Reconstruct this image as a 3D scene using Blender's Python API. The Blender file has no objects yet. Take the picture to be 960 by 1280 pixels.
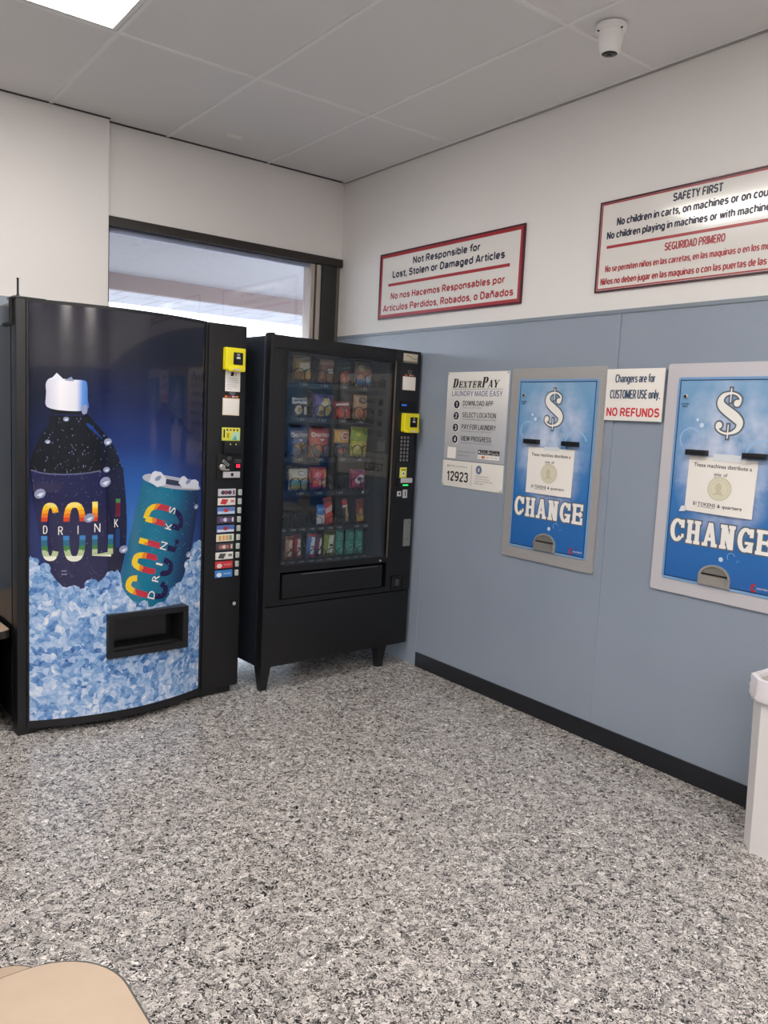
import bpy, bmesh, math, random
from mathutils import Vector, Matrix
random.seed(7)
SC = bpy.context.scene
COL = SC.collection

# ------------------------------------------------------------------ camera, sky, exposure
cam_data = bpy.data.cameras.new('camera')
cam = bpy.data.objects.new('camera', cam_data)
COL.objects.link(cam)
cam.location = (-2.881, -4.361, 1.380)
cam.rotation_euler = (math.radians(83.4867), math.radians(-2.7534), math.radians(-36.9383))
cam_data.sensor_width = 36.0
cam_data.lens = 1005.08 * 36.0 / 1280.0
cam_data.clip_start = 0.02
SC.camera = cam

world = bpy.data.worlds.new('sky')
SC.world = world
world.use_nodes = True
bg = world.node_tree.nodes['Background']
bg.inputs['Color'].default_value = (0.90, 0.94, 1.0, 1)
bg.inputs['Strength'].default_value = 3.2

SC.view_settings.view_transform = 'Standard'
SC.view_settings.look = 'None'
SC.view_settings.exposure = 0.80
SC.view_settings.gamma = 1.0
SC.view_settings.use_curve_mapping = False
SC.cycles.use_denoising = True
SC.cycles.max_bounces = 10
SC.cycles.diffuse_bounces = 6
SC.cycles.glossy_bounces = 5
SC.cycles.transparent_max_bounces = 12
SC.cycles.sample_clamp_indirect = 8.0

H = 2.836            # ceiling height
LAMP = 10.5           # strength of the ceiling diffusers
XW, YW = -7.0, -9.0  # far walls


# ------------------------------------------------------------------ materials
def lin(c):
    return c / 12.92 if c <= 0.04045 else ((c + 0.055) / 1.055) ** 2.4


def rgb(h):
    h = h.lstrip('#')
    return tuple(lin(int(h[i:i + 2], 16) / 255) for i in (0, 2, 4)) + (1,)


MATS = {}


def mat(name, color, rough=0.5, metal=0.0, spec=0.5, coat=0.0, emit=None, bump=None, alpha=None):
    if name in MATS:
        return MATS[name]
    m = bpy.data.materials.new(name)
    m.use_nodes = True
    nt = m.node_tree
    b = nt.nodes['Principled BSDF']
    b.inputs['Base Color'].default_value = rgb(color)
    b.inputs['Roughness'].default_value = rough
    b.inputs['Metallic'].default_value = metal
    b.inputs['Specular IOR Level'].default_value = spec
    b.inputs['Coat Weight'].default_value = coat
    b.inputs['Coat Roughness'].default_value = 0.03
    if emit:
        b.inputs['Emission Color'].default_value = rgb(emit[0])
        b.inputs['Emission Strength'].default_value = emit[1]
    if bump:
        sc, st = bump
        tc = nt.nodes.new('ShaderNodeTexCoord')
        n = nt.nodes.new('ShaderNodeTexNoise')
        n.inputs['Scale'].default_value = sc
        n.inputs['Detail'].default_value = 2
        bp = nt.nodes.new('ShaderNodeBump')
        bp.inputs['Strength'].default_value = st
        bp.inputs['Distance'].default_value = 0.002
        nt.links.new(tc.outputs['Object'], n.inputs['Vector'])
        nt.links.new(n.outputs['Fac'], bp.inputs['Height'])
        nt.links.new(bp.outputs['Normal'], b.inputs['Normal'])
    MATS[name] = m
    return m


class NT:
    """small helper for node graphs"""
    def __init__(s, m):
        s.nt = m.node_tree
        s.b = s.nt.nodes['Principled BSDF']
        s.tc = s.nt.nodes.new('ShaderNodeTexCoord').outputs['Object']

    def n(s, t, **kw):
        nd = s.nt.nodes.new(t)
        for k, v in kw.items():
            if hasattr(nd, k):
                setattr(nd, k, v)
        return nd

    def l(s, a, b):
        s.nt.links.new(a, b)

    def noise(s, scale, detail=2, vec=None, rough=0.5):
        n = s.n('ShaderNodeTexNoise')
        n.inputs['Scale'].default_value = scale
        n.inputs['Detail'].default_value = detail
        n.inputs['Roughness'].default_value = rough
        s.l(vec or s.tc, n.inputs['Vector'])
        return n

    def voro(s, scale, feature='F1', vec=None, rnd=1.0):
        n = s.n('ShaderNodeTexVoronoi', feature=feature)
        n.inputs['Scale'].default_value = scale
        if 'Randomness' in n.inputs:
            n.inputs['Randomness'].default_value = rnd
        s.l(vec or s.tc, n.inputs['Vector'])
        return n

    def ramp(s, fac, stops, interp='LINEAR'):
        r = s.n('ShaderNodeValToRGB')
        r.color_ramp.interpolation = interp
        e = r.color_ramp.elements
        while len(e) < len(stops):
            e.new(0.5)
        for i, (p, c) in enumerate(stops):
            e[i].position = p
            e[i].color = rgb(c)
        s.l(fac, r.inputs['Fac'])
        return r.outputs['Color']

    def mix(s, fac, a, b, blend='MIX'):
        m = s.n('ShaderNodeMixRGB', blend_type=blend)
        if isinstance(fac, (int, float)):
            m.inputs[0].default_value = fac
        else:
            s.l(fac, m.inputs[0])
        for i, v in ((1, a), (2, b)):
            if isinstance(v, str):
                m.inputs[i].default_value = rgb(v)
            else:
                s.l(v, m.inputs[i])
        return m.outputs[0]

    def math(s, op, a, b=None, clamp=False):
        m = s.n('ShaderNodeMath', operation=op, use_clamp=clamp)
        for i, v in ((0, a), (1, b)):
            if v is None:
                continue
            if isinstance(v, (int, float)):
                m.inputs[i].default_value = v
            else:
                s.l(v, m.inputs[i])
        return m.outputs[0]

    def sep(s, vec=None):
        n = s.n('ShaderNodeSeparateXYZ')
        s.l(vec or s.tc, n.inputs[0])
        return n.outputs

    def mapping(s, loc=(0, 0, 0), rot=(0, 0, 0), scale=(1, 1, 1), vec=None):
        n = s.n('ShaderNodeMapping')
        n.inputs['Location'].default_value = loc
        n.inputs['Rotation'].default_value = rot
        n.inputs['Scale'].default_value = scale
        s.l(vec or s.tc, n.inputs['Vector'])
        return n.outputs[0]

    def bump(s, h, strength=0.3, dist=0.002):
        b = s.n('ShaderNodeBump')
        b.inputs['Strength'].default_value = strength
        b.inputs['Distance'].default_value = dist
        s.l(h, b.inputs['Height'])
        s.l(b.outputs[0], s.b.inputs['Normal'])

    def color(s, c):
        s.l(c, s.b.inputs['Base Color'])


def ptex(name, rough=0.5, coat=0.0, metal=0.0, spec=0.5):
    m = mat(name, '#808080', rough, metal, spec, coat)
    return m, NT(m)


def glass(name, tint, gloss_tint='#ffffff', ior=1.5):
    m = bpy.data.materials.new(name)
    m.use_nodes = True
    nt = m.node_tree
    nt.nodes.clear()
    out = nt.nodes.new('ShaderNodeOutputMaterial')
    tr = nt.nodes.new('ShaderNodeBsdfTransparent')
    tr.inputs[0].default_value = rgb(tint)
    gl = nt.nodes.new('ShaderNodeBsdfGlossy')
    gl.inputs['Roughness'].default_value = 0.0
    gl.inputs['Color'].default_value = rgb(gloss_tint)
    fr = nt.nodes.new('ShaderNodeFresnel')
    geo = nt.nodes.new('ShaderNodeNewGeometry')
    mp = nt.nodes.new('ShaderNodeMapRange')      # same reflectance from both faces of the pane
    mp.inputs['To Min'].default_value = ior
    mp.inputs['To Max'].default_value = 1 / ior
    nt.links.new(geo.outputs['Backfacing'], mp.inputs['Value'])
    nt.links.new(mp.outputs[0], fr.inputs['IOR'])
    mx = nt.nodes.new('ShaderNodeMixShader')
    nt.links.new(fr.outputs[0], mx.inputs[0])
    nt.links.new(tr.outputs[0], mx.inputs[1])
    nt.links.new(gl.outputs[0], mx.inputs[2])
    nt.links.new(mx.outputs[0], out.inputs['Surface'])
    MATS[name] = m
    return m


PAINT = mat('cream_wall_paint', '#e8e4e1', 0.6, bump=(180, 0.12))
m, t = ptex('blue_grey_wall_panel', 0.24)
t.color(t.mix(t.noise(3, 2).outputs['Fac'], '#8c96a5', '#949eac'))
t.bump(t.voro(150, 'SMOOTH_F1').outputs['Distance'], 0.24, 0.0018)
FRP = m
PANELTRIM = mat('grey_panel_trim', '#7f8994', 0.35)
m, t = ptex('ceiling_tile', 0.9)
t.color(t.mix(t.noise(400, 3).outputs['Fac'], '#dddbda', '#eae8e7'))
t.bump(t.noise(500, 3).outputs['Fac'], 0.35, 0.002)
TILE = m
TBAR = mat('ceiling_grid_paint', '#eceae9', 0.5)
m, t = ptex('flake_epoxy_floor', 0.27)
warp = t.mix(0.06, t.tc, t.noise(60, 2).outputs['Color'], 'ADD')
v = t.voro(140, vec=t.mapping(scale=(1, 1, 0.0), vec=warp))
sv = t.sep(v.outputs['Color'])
v2 = t.voro(235, vec=t.mapping(loc=(3.1, 1.7, 0), scale=(1, 1, 0.0), vec=warp))
sv2 = t.sep(v2.outputs['Color'])
c1 = t.ramp(sv[0], [(0.0, '#1c1b1c'), (0.13, '#4b4847'), (0.22, '#7d7977'), (0.37, '#a09b98'), (0.57, '#bab4b0'), (0.78, '#d3cdc8'), (0.93, '#e9e5e1')], 'CONSTANT')
c2 = t.ramp(sv2[1], [(0.0, '#1b1a1b'), (0.22, '#6c6866'), (0.40, '#a29c98'), (0.72, '#cdc7c2')], 'CONSTANT')
t.color(t.mix(t.math('GREATER_THAN', sv2[0], 0.62), c1, c2))
FLOOR = m
DARKGAP = mat('dark_ceiling_gap', '#3a3735', 0.8)
BASEB = mat('black_rubber_baseboard', '#15161d', 0.42)
DARKBROWN = mat('dark_brown_frame', '#2a2421', 0.45)
DARKPOST = mat('black_frame_post', '#22211f', 0.4, bump=(40, 0.3))
ALU = mat('aluminium_strip', '#b7aca4', 0.35, 0.6)
WGLASS = glass('window_glass', '#f2f6fa')
m, t = ptex('stucco_soffit', 0.9)
t.color(t.mix(t.noise(30, 5).outputs['Fac'], '#969399', '#b0adb2'))
SOFFIT = m
BEAM = mat('mauve_fascia', '#82716f', 0.7)
m, t = ptex('white_fascia_boards', 0.6)
br = t.n('ShaderNodeTexBrick')
br.inputs['Color1'].default_value = rgb('#c4c4d0')
br.inputs['Color2'].default_value = rgb('#bcbcc9')
br.inputs['Mortar'].default_value = rgb('#8f8f9c')
br.inputs['Scale'].default_value = 1.0
br.inputs['Mortar Size'].default_value = 0.008
br.inputs['Brick Width'].default_value = 0.3
br.inputs['Row Height'].default_value = 0.6
t.l(t.tc, br.inputs['Vector'])
t.color(br.outputs['Color'])
WHITEBOARD = m
PAVE = mat('pale_concrete', '#a6a3a0', 0.9)

BLACK = mat('black_powder_coat', '#101014', 0.42, bump=(300, 0.08))
BLACKS = mat('black_smooth_plastic', '#141418', 0.28)
BLACKM = mat('matt_black', '#0b0b0d', 0.7)
SIDE = mat('black_side_panel', '#1a1c20', 0.10, spec=0.6)
INNER = mat('navy_cabinet_interior', '#33486b', 0.6)
SHELF = mat('dark_shelf_steel', '#23262c', 0.45, 0.3)
WIRE = mat('black_coil_wire', '#0e0e10', 0.35, 0.5)
STEEL = None
m, t = ptex('brushed_stainless', 0.42, metal=0.35)
t.color(t.mix(t.noise(3, 2, vec=t.mapping(scale=(1, 1, 60))).outputs['Fac'], '#aeacab', '#bab8b6'))
STEEL = m
STEELP = mat('pale_painted_steel', '#cfcbd0', 0.4, 0.2)
CHROME = mat('polished_steel', '#bcb8b2', 0.3, 0.6)
WHITE = mat('white_print', '#f2efea', 0.5)
PAPER = mat('white_paper', '#efeae4', 0.7)
SIGNW = mat('sign_white', '#e6e2dd', 0.12, coat=0.3)
NAVY = mat('navy_print', '#15183a', 0.3)
RED = mat('red_print', '#a82c33', 0.3)
MAROON = mat('maroon_edge', '#4a1526', 0.3)
INK = mat('black_ink', '#17171b', 0.5)
GREYINK = mat('grey_ink', '#77777c', 0.5)
LAV = mat('lavender_ink', '#6d7296', 0.5)
YEL = mat('yellow_plastic', '#e8dc1e', 0.35)
SCREEN = mat('black_screen', '#0a0b0e', 0.08)
LIMEY = mat('yellow_label', '#e2e05a', 0.5)
TEALP = mat('teal_print', '#54b7a0', 0.5)
ORANGE = mat('orange_print', '#e8862a', 0.5)
LEDRED = mat('red_display', '#50060f', 0.3, emit=('#ff2848', 1.4))
LEDGREEN = mat('green_lamp', '#0a4020', 0.3, emit=('#37ff6a', 1.2))
CLEAR = mat('clear_tape', '#dfe3e8', 0.15)
TAN = None
m, t = ptex('tan_laminate', 0.42)
t.color(t.mix(t.noise(25, 4).outputs['Fac'], '#a58f79', '#b09a84'))
TAN = m
BINW = mat('white_bin_plastic', '#e2dedd', 0.4)
LINER = mat('white_bin_liner', '#efe9ee', 0.3)
LINERIN = mat('beige_bin_inside', '#cfcac2', 0.5)


# ------------------------------------------------------------------ mesh builder
TXT = {}


def text_geo(s, bold):
    key = (s, bold)
    if key not in TXT:
        cu = bpy.data.curves.new('lettering', 'FONT')
        cu.body = s
        cu.offset = bold
        cu.resolution_u = 3
        ob = bpy.data.objects.new('lettering', cu)
        COL.objects.link(ob)
        dg = bpy.context.evaluated_depsgraph_get()
        me = bpy.data.meshes.new_from_object(ob.evaluated_get(dg))
        vs = [(q.co.x, q.co.y) for q in me.vertices]
        fs = [tuple(p.vertices) for p in me.polygons]
        bpy.data.objects.remove(ob)
        bpy.data.curves.remove(cu)
        bpy.data.meshes.remove(me)
        TXT[key] = (vs, fs)
    return TXT[key]


CAPH = {}


def caph(bold):
    if bold not in CAPH:
        vs, _ = text_geo('H', bold)
        CAPH[bold] = (min(v[1] for v in vs), max(v[1] for v in vs))
    return CAPH[bold]


def area2(p):
    return sum(p[i][0] * p[(i + 1) % len(p)][1] - p[(i + 1) % len(p)][0] * p[i][1] for i in range(len(p)))


class MB:
    def __init__(s):
        s.v, s.f, s.m, s.mats = [], [], [], []

    def mi(s, mt):
        if mt not in s.mats:
            s.mats.append(mt)
        return s.mats.index(mt)

    def add(s, vs, fs, mt):
        o = len(s.v)
        s.v += [tuple(q) for q in vs]
        k = s.mi(mt)
        for f in fs:
            s.f.append(tuple(i + o for i in f))
            s.m.append(k)

    def bm(s, b, mt, fn=None):
        b.verts.ensure_lookup_table()
        b.verts.index_update()
        s.add([fn(q.co) if fn else tuple(q.co) for q in b.verts], [tuple(q.index for q in f.verts) for f in b.faces], mt)
        b.free()

    def box(s, a, b, mt, bev=0.0, seg=2, fn=None):
        lo = [min(a[i], b[i]) for i in range(3)]
        hi = [max(a[i], b[i]) for i in range(3)]
        q = bmesh.new()
        bmesh.ops.create_cube(q, size=1)
        for w in q.verts:
            w.co = Vector([(lo[i] + hi[i]) / 2 + w.co[i] * (hi[i] - lo[i]) for i in range(3)])
        if bev:
            bmesh.ops.bevel(q, geom=q.edges[:], offset=bev, segments=seg, affect='EDGES', profile=0.7)
        s.bm(q, mt, fn)

    def prism(s, pts, y0, y1, mt, bev=0, fn=None):
        """polygon in (x, z) pushed from y0 to y1"""
        if area2(pts) < 0:
            pts = pts[::-1]
        n = len(pts)
        vs = [(p[0], min(y0, y1), p[1]) for p in pts] + [(p[0], max(y0, y1), p[1]) for p in pts]
        fs = [tuple(range(n)), tuple(range(2 * n - 1, n - 1, -1))] + [(i, i + n, (i + 1) % n + n, (i + 1) % n) for i in range(n)]
        if fn:
            vs = [fn(Vector(q)) for q in vs]
        s.add(vs, fs, mt)

    def slab(s, pts, z0, z1, mt):
        """polygon in (x, y) pushed from z0 to z1"""
        if area2(pts) < 0:
            pts = pts[::-1]
        n = len(pts)
        vs = [(p[0], p[1], z1) for p in pts] + [(p[0], p[1], z0) for p in pts]
        fs = [tuple(range(n)), tuple(range(2 * n - 1, n - 1, -1))] + [(i, i + n, (i + 1) % n + n, (i + 1) % n) for i in range(n)]
        s.add(vs, fs, mt)

    def rings(s, loops, mt, cap0=True, cap1=True):
        n = len(loops[0])
        vs = [p for lp in loops for p in lp]
        fs = []
        for k in range(len(loops) - 1):
            for i in range(n):
                j = (i + 1) % n
                fs.append((k * n + i, k * n + j, (k + 1) * n + j, (k + 1) * n + i))
        if cap0:
            fs.append(tuple(range(n - 1, -1, -1)))
        if cap1:
            fs.append(tuple((len(loops) - 1) * n + i for i in range(n)))
        s.add(vs, fs, mt)

    def lathe(s, prof, mt, c=(0, 0, 0), n=24, axis='z', fn=None, cap0=True, cap1=True):
        """prof: list of (radius, height)"""
        loops = []
        for r, h in prof:
            lp = []
            for i in range(n):
                a = 2 * math.pi * i / n
                if axis == 'z':
                    p = (c[0] + r * math.cos(a), c[1] + r * math.sin(a), c[2] + h)
                else:  # axis y, growing towards -y
                    p = (c[0] + r * math.cos(a), c[1] - h, c[2] + r * math.sin(a))
                lp.append(fn(Vector(p)) if fn else p)
            loops.append(lp)
        s.rings(loops, mt, cap0, cap1)

    def tube(s, path, r, mt, n=8):
        loops = []
        P = [Vector(p) for p in path]
        up = None
        for i, p in enumerate(P):
            d = (P[min(i + 1, len(P) - 1)] - P[max(i - 1, 0)]).normalized()
            if up is None:
                up = d.orthogonal().normalized()
            else:
                up = (up - d * up.dot(d)).normalized()
            w = d.cross(up)
            rr = r[i] if isinstance(r, (list, tuple)) else r
            loops.append([p + (up * math.cos(2 * math.pi * k / n) + w * math.sin(2 * math.pi * k / n)) * rr for k in range(n)])
        s.rings(loops, mt)

    # flat things printed on a surface facing -y
    def flat(s, pts, y, mt, bend=None, gx=None, gz=None, hole=None, pick=None):
        if area2(pts) < 0:
            pts = pts[::-1]
        b = bmesh.new()
        f = b.faces.new([b.verts.new((p[0], 0, p[1])) for p in pts])
        bmesh.ops.triangulate(b, faces=[f])
        s._cut(b, y, mt, bend, gx, gz, hole, pick)

    def _cut(s, b, y, mt, bend, gx, gz, hole, pick):
        def cut(co, no):
            bmesh.ops.bisect_plane(b, geom=b.verts[:] + b.edges[:] + b.faces[:], plane_co=co, plane_no=no, dist=1e-6)
        xs = [q.co.x for q in b.verts]
        zs = [q.co.z for q in b.verts]
        if gx:
            k = math.floor(min(xs) / gx) + 1
            while k * gx < max(xs):
                cut((k * gx, 0, 0), (1, 0, 0))
                k += 1
        if gz:
            k = math.floor(min(zs) / gz) + 1
            while k * gz < max(zs):
                cut((0, 0, k * gz), (0, 0, 1))
                k += 1
        if hole:
            for xx in hole[:2]:
                cut((xx, 0, 0), (1, 0, 0))
            for zz in hole[2:]:
                cut((0, 0, zz), (0, 0, 1))
            dele = [f for f in b.faces if hole[0] < f.calc_center_median().x < hole[1] and hole[2] < f.calc_center_median().z < hole[3]]
            bmesh.ops.delete(b, geom=dele, context='FACES')
        b.verts.index_update()
        o = len(s.v)
        s.v += [(q.co.x, y - (bend(q.co.x, q.co.z) if bend else 0), q.co.z) for q in b.verts]
        for f in b.faces:
            ids = [q.index + o for q in f.verts]
            if f.normal.y > 0:
                ids.reverse()
            s.f.append(tuple(ids))
            s.m.append(s.mi(pick(f.calc_center_median()) if pick else mt))
        b.free()

    def rect(s, x0, x1, z0, z1, y, mt, **kw):
        s.flat([(x0, z0), (x1, z0), (x1, z1), (x0, z1)], y, mt, **kw)

    def ell(s, cx, cz, rx, rz, y, mt, n=24, rot=0.0, **kw):
        p = []
        for i in range(n):
            a = 2 * math.pi * i / n
            u, w = rx * math.cos(a), rz * math.sin(a)
            p.append((cx + u * math.cos(rot) - w * math.sin(rot), cz + u * math.sin(rot) + w * math.cos(rot)))
        s.flat(p, y, mt, **kw)

    def ring(s, cx, cz, rx, rz, w, y, mt, n=28, a0=0, a1=2 * math.pi, **kw):
        for i in range(n):
            a, b = a0 + (a1 - a0) * i / n, a0 + (a1 - a0) * (i + 1) / n
            s.flat([(cx + rx * math.cos(a), cz + rz * math.sin(a)), (cx + rx * math.cos(b), cz + rz * math.sin(b)),
                    (cx + (rx - w) * math.cos(b), cz + (rz - w) * math.sin(b)), (cx + (rx - w) * math.cos(a), cz + (rz - w) * math.sin(a))], y, mt, **kw)

    def frame(s, x0, x1, z0, z1, w, y, mt):
        s.rect(x0, x1, z1 - w, z1, y, mt)
        s.rect(x0, x1, z0, z0 + w, y, mt)
        s.rect(x0, x0 + w, z0 + w, z1 - w, y, mt)
        s.rect(x1 - w, x1, z0 + w, z1 - w, y, mt)

    def text(s, st, p0, p1, pt, y, mt, bold=0.0, bend=None, gx=None, gz=None, shear=0.0, bands=None):
        """baseline from p0 to p1, cap height reaching pt above p0; bands: [(fraction, material), ...]"""
        vs, fs = text_geo(st, bold)
        xa, xb = min(q[0] for q in vs), max(q[0] for q in vs)
        za, zb = caph(bold)
        b = bmesh.new()
        bv = [b.verts.new(((q[0] - xa) / (xb - xa) + shear * (q[1] - za) / (zb - za), 0, (q[1] - za) / (zb - za))) for q in vs]
        for f in fs:
            try:
                b.faces.new([bv[i] for i in f])
            except ValueError:
                pass
        pick_by = {}
        if bands:
            for fr, _ in bands[:-1]:
                bmesh.ops.bisect_plane(b, geom=b.verts[:] + b.edges[:] + b.faces[:], plane_co=(0, 0, fr), plane_no=(0, 0, 1), dist=1e-6)
        groups = {}
        for f in b.faces:
            k = 0
            if bands:
                cz = f.calc_center_median().z
                k = next((i for i, (fr, _) in enumerate(bands) if cz < fr), len(bands) - 1)
            groups.setdefault(k, []).append([tuple(q.co) for q in f.verts])
        b.free()
        for k, polys in groups.items():
            q = bmesh.new()
            cache = {}
            for pl in polys:
                ids = []
                for c in pl:
                    kk = (round(c[0], 6), round(c[2], 6))
                    if kk not in cache:
                        x = p0[0] + (p1[0] - p0[0]) * c[0] + (pt[0] - p0[0]) * c[2]
                        z = p0[1] + (p1[1] - p0[1]) * c[0] + (pt[1] - p0[1]) * c[2]
                        cache[kk] = q.verts.new((x, 0, z))
                    ids.append(cache[kk])
                try:
                    q.faces.new(ids)
                except ValueError:
                    pass
            q.normal_update()
            s._cut(q, y, bands[k][1] if bands else mt, bend, gx, gz, None, None)

    def line(s, st, x0, x1, z0, z1, y, mt, bold=0.0, **kw):
        s.text(st, (x0, z0), (x1, z0), (x0, z1), y, mt, bold, **kw)

    def build(s, name, parent=None, angle=35, org=(0, 0, 0), nrm=None):
        if org != (0, 0, 0):
            s.v = [(q[0] - org[0], q[1] - org[1], q[2] - org[2]) for q in s.v]
        me = bpy.data.meshes.new(name)
        me.from_pydata([tuple(q) for q in s.v], [], s.f)
        for q in s.mats:
            me.materials.append(q)
        me.polygons.foreach_set('material_index', s.m)
        me.polygons.foreach_set('use_smooth', [True] * len(s.f))
        me.set_sharp_from_angle(angle=math.radians(angle))
        me.update()
        if nrm:
            me.normals_split_custom_set_from_vertices([nrm(q) for q in s.v])
        o = bpy.data.objects.new(name, me)
        COL.objects.link(o)
        if parent:
            o.parent = parent
        return o


def thing(name, label, cat, loc=(0, 0, 0), rz=0.0, group=None):
    o = bpy.data.objects.new(name, None)
    o.empty_display_size = 0.1
    COL.objects.link(o)
    o.location = loc
    o.rotation_euler = (0, 0, rz)
    o['label'] = label
    o['category'] = cat
    if group:
        o['group'] = group
    return o


def struct(mb, name, parent=None):
    o = mb.build(name, parent)
    o['kind'] = 'structure'
    return o


WALLR = -math.pi / 2      # things on the right wall: local x runs along -Y, local -y faces the room

# serif / slab capitals from strokes -------------------------------------------------
def stroke(pts, w):
    """flat polygons of a polyline with width w (w may be a list)"""
    n = len(pts)
    W = w if isinstance(w, list) else [w] * n
    L, R = [], []
    for i in range(n):
        a, b = pts[max(i - 1, 0)], pts[min(i + 1, n - 1)]
        dx, dz = b[0] - a[0], b[1] - a[1]
        q = math.hypot(dx, dz) or 1
        nx, nz = -dz / q, dx / q
        L.append((pts[i][0] + nx * W[i] / 2, pts[i][1] + nz * W[i] / 2))
        R.append((pts[i][0] - nx * W[i] / 2, pts[i][1] - nz * W[i] / 2))
    return [[L[i], R[i], R[i + 1], L[i + 1]] for i in range(n - 1)]


def rc(x0, x1, z0, z1):
    return [(x0, z0), (x1, z0), (x1, z1), (x0, z1)]


def arc(cx, cz, rx, rz, a0, a1, n=10):
    return [(cx + rx * math.cos(a0 + (a1 - a0) * i / n), cz + rz * math.sin(a0 + (a1 - a0) * i / n)) for i in range(n + 1)]


def glyph(ch, w, h, st, tn, sl, sh):
    """polygons of one capital: stem st, thin stroke tn, serif overhang sl, serif height sh"""
    P = []

    def stem(x, z0=0, z1=h, s0=True, s1=True):
        P.append(rc(x, x + st, z0, z1))
        if s0:
            P.append(rc(x - sl, x + st + sl, z0, z0 + sh))
        if s1:
            P.append(rc(x - sl, x + st + sl, z1 - sh, z1))
    if ch in 'HN':
        stem(sl)
        stem(w - st - sl, s0=(ch == 'H'))
        if ch == 'H':
            P.append(rc(sl, w - sl, h * .5 - tn / 2, h * .5 + tn / 2))
        else:
            P.append([(sl, h), (sl + st * 1.15, h), (w - sl, 0), (w - sl - st * 1.15, 0)])
    elif ch in 'EF':
        stem(sl)
        for z in (0, h * .5 - tn / 2, h - tn):
            P.append(rc(sl, w - (sl * .6 if z and z < h * .6 else 0), z, z + tn))
        P.append(rc(w - tn, w, 0, h * .34))
        P.append(rc(w - tn, w, h * .68, h))
        P.append(rc(w * .68, w * .68 + tn * .8, h * .36, h * .64))
    elif ch in 'CG':
        rx, rz = (w - st) / 2, (h - tn) / 2
        a = arc(w / 2, h / 2, rx, rz, math.radians(38), math.radians(322), 22)
        ws = [tn + (st - tn) * abs(math.cos(math.radians(38) + math.radians(284) * i / 22)) for i in range(23)]
        P.extend(stroke(a, ws))
        P.append(rc(w - st * .8, w, h * .62, h * .97))
        if ch == 'G':
            P.append(rc(w - st, w, 0.02 * h, h * .44))
            P.append(rc(w * .48, w + sl * .4, h * .44 - sh * .8, h * .44))
        else:
            P.append(rc(w - st * .55, w, h * .20, h * .36))
    elif ch == 'A':
        P.append([(w * .5 - st * .5, h), (w * .5 + st * .5, h), (w - sl * .4, 0), (w - sl * .4 - st, 0)])
        P.append([(w * .5 - tn * .7, h), (w * .5 + tn * .5, h), (sl + tn, 0), (sl, 0)])
        P.append(rc(w * .27, w * .74, h * .24, h * .24 + tn))
        P.append(rc(-sl * .3, sl * 2 + tn, 0, sh))
        P.append(rc(w - sl * 1.2 - st, w + sl * .4, 0, sh))
    elif ch in 'DPR':
        stem(sl)
        x0 = sl + st
        zlo = 0 if ch == 'D' else h * .45
        rx, rz = w - x0 - st / 2, (h - zlo - tn) / 2
        a = arc(x0 + rx * .25, zlo + tn / 2 + rz, rx * .75, rz, math.radians(90), math.radians(-90), 14)
        ws = [tn + (st - tn) * abs(math.cos(math.radians(90 - 180 * i / 14))) for i in range(15)]
        P.extend(stroke(a, ws))
        P.append(rc(x0 - st, x0 + rx * .27, h - tn, h))
        P.append(rc(x0 - st, x0 + rx * .27, zlo, zlo + tn))
        if ch == 'R':
            P.append([(x0 + rx * .1, h * .48), (x0 + rx * .1 + st, h * .48), (w + sl, 0), (w + sl - st, 0)])
            P.append(rc(w - st * .6, w + sl * 1.6, 0, sh))
    elif ch == 'X':
        P.append([(0, h), (st, h), (w, 0), (w - st, 0)])
        P.append([(w - tn, h), (w, h), (tn, 0), (0, 0)])
        for x in (0, w - st):
            P.append(rc(x - sl * .6, x + st * .9 + sl, h - sh, h))
            P.append(rc(x - sl * .8, x + st * .9 + sl, 0, sh))
    elif ch == 'T':
        stem(w / 2 - st / 2, s1=False)
        P.append(rc(0, w, h - tn, h))
        P.append(rc(0, tn, h * .72, h))
        P.append(rc(w - tn, w, h * .72, h))
    elif ch == 'Y':
        stem(w / 2 - st / 2, z1=h * .48, s1=False)
        P.append([(0, h), (st, h), (w / 2 + st / 2, h * .42), (w / 2 - st / 2, h * .42)])
        P.append([(w - tn, h), (w, h), (w / 2 + st / 2, h * .42), (w / 2, h * .42)])
        P.append(rc(-sl, st + sl, h - sh, h))
        P.append(rc(w - tn - sl, w + sl, h - sh, h))
    return P


def grow(p, e):
    """polygon pushed outwards by e"""
    if area2(p) < 0:
        p = p[::-1]
    n = len(p)
    out = []
    for i in range(n):
        a, b, c = p[i - 1], p[i], p[(i + 1) % n]
        d1 = (b[0] - a[0], b[1] - a[1])
        d2 = (c[0] - b[0], c[1] - b[1])
        l1, l2 = math.hypot(*d1) or 1, math.hypot(*d2) or 1
        n1, n2 = (d1[1] / l1, -d1[0] / l1), (d2[1] / l2, -d2[0] / l2)
        k = 1 + n1[0] * n2[0] + n1[1] * n2[1]
        k = max(k, 0.5)
        out.append((b[0] + (n1[0] + n2[0]) / k * e, b[1] + (n1[1] + n2[1]) / k * e))
    return out


def serif(mb, st, x, z, h, w, gap, wt, y, mt, outline=None, shear=0.0, dz=None):
    """st: string; x, z: start of the baseline; wt = (stem, thin, serif overhang, serif height)"""
    for i, ch in enumerate(st):
        if ch != ' ':
            for k, p in enumerate(glyph(ch, w, h, *wt)):
                q = [(x + u + shear * v, z + v) for u, v in p]
                if outline:
                    mb.flat(grow(q, outline[0]), y - 0.00001 * k, outline[1])
                mb.flat(q, y - 0.0006 - 0.00001 * k, mt)
        x += w + gap
    return x

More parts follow.
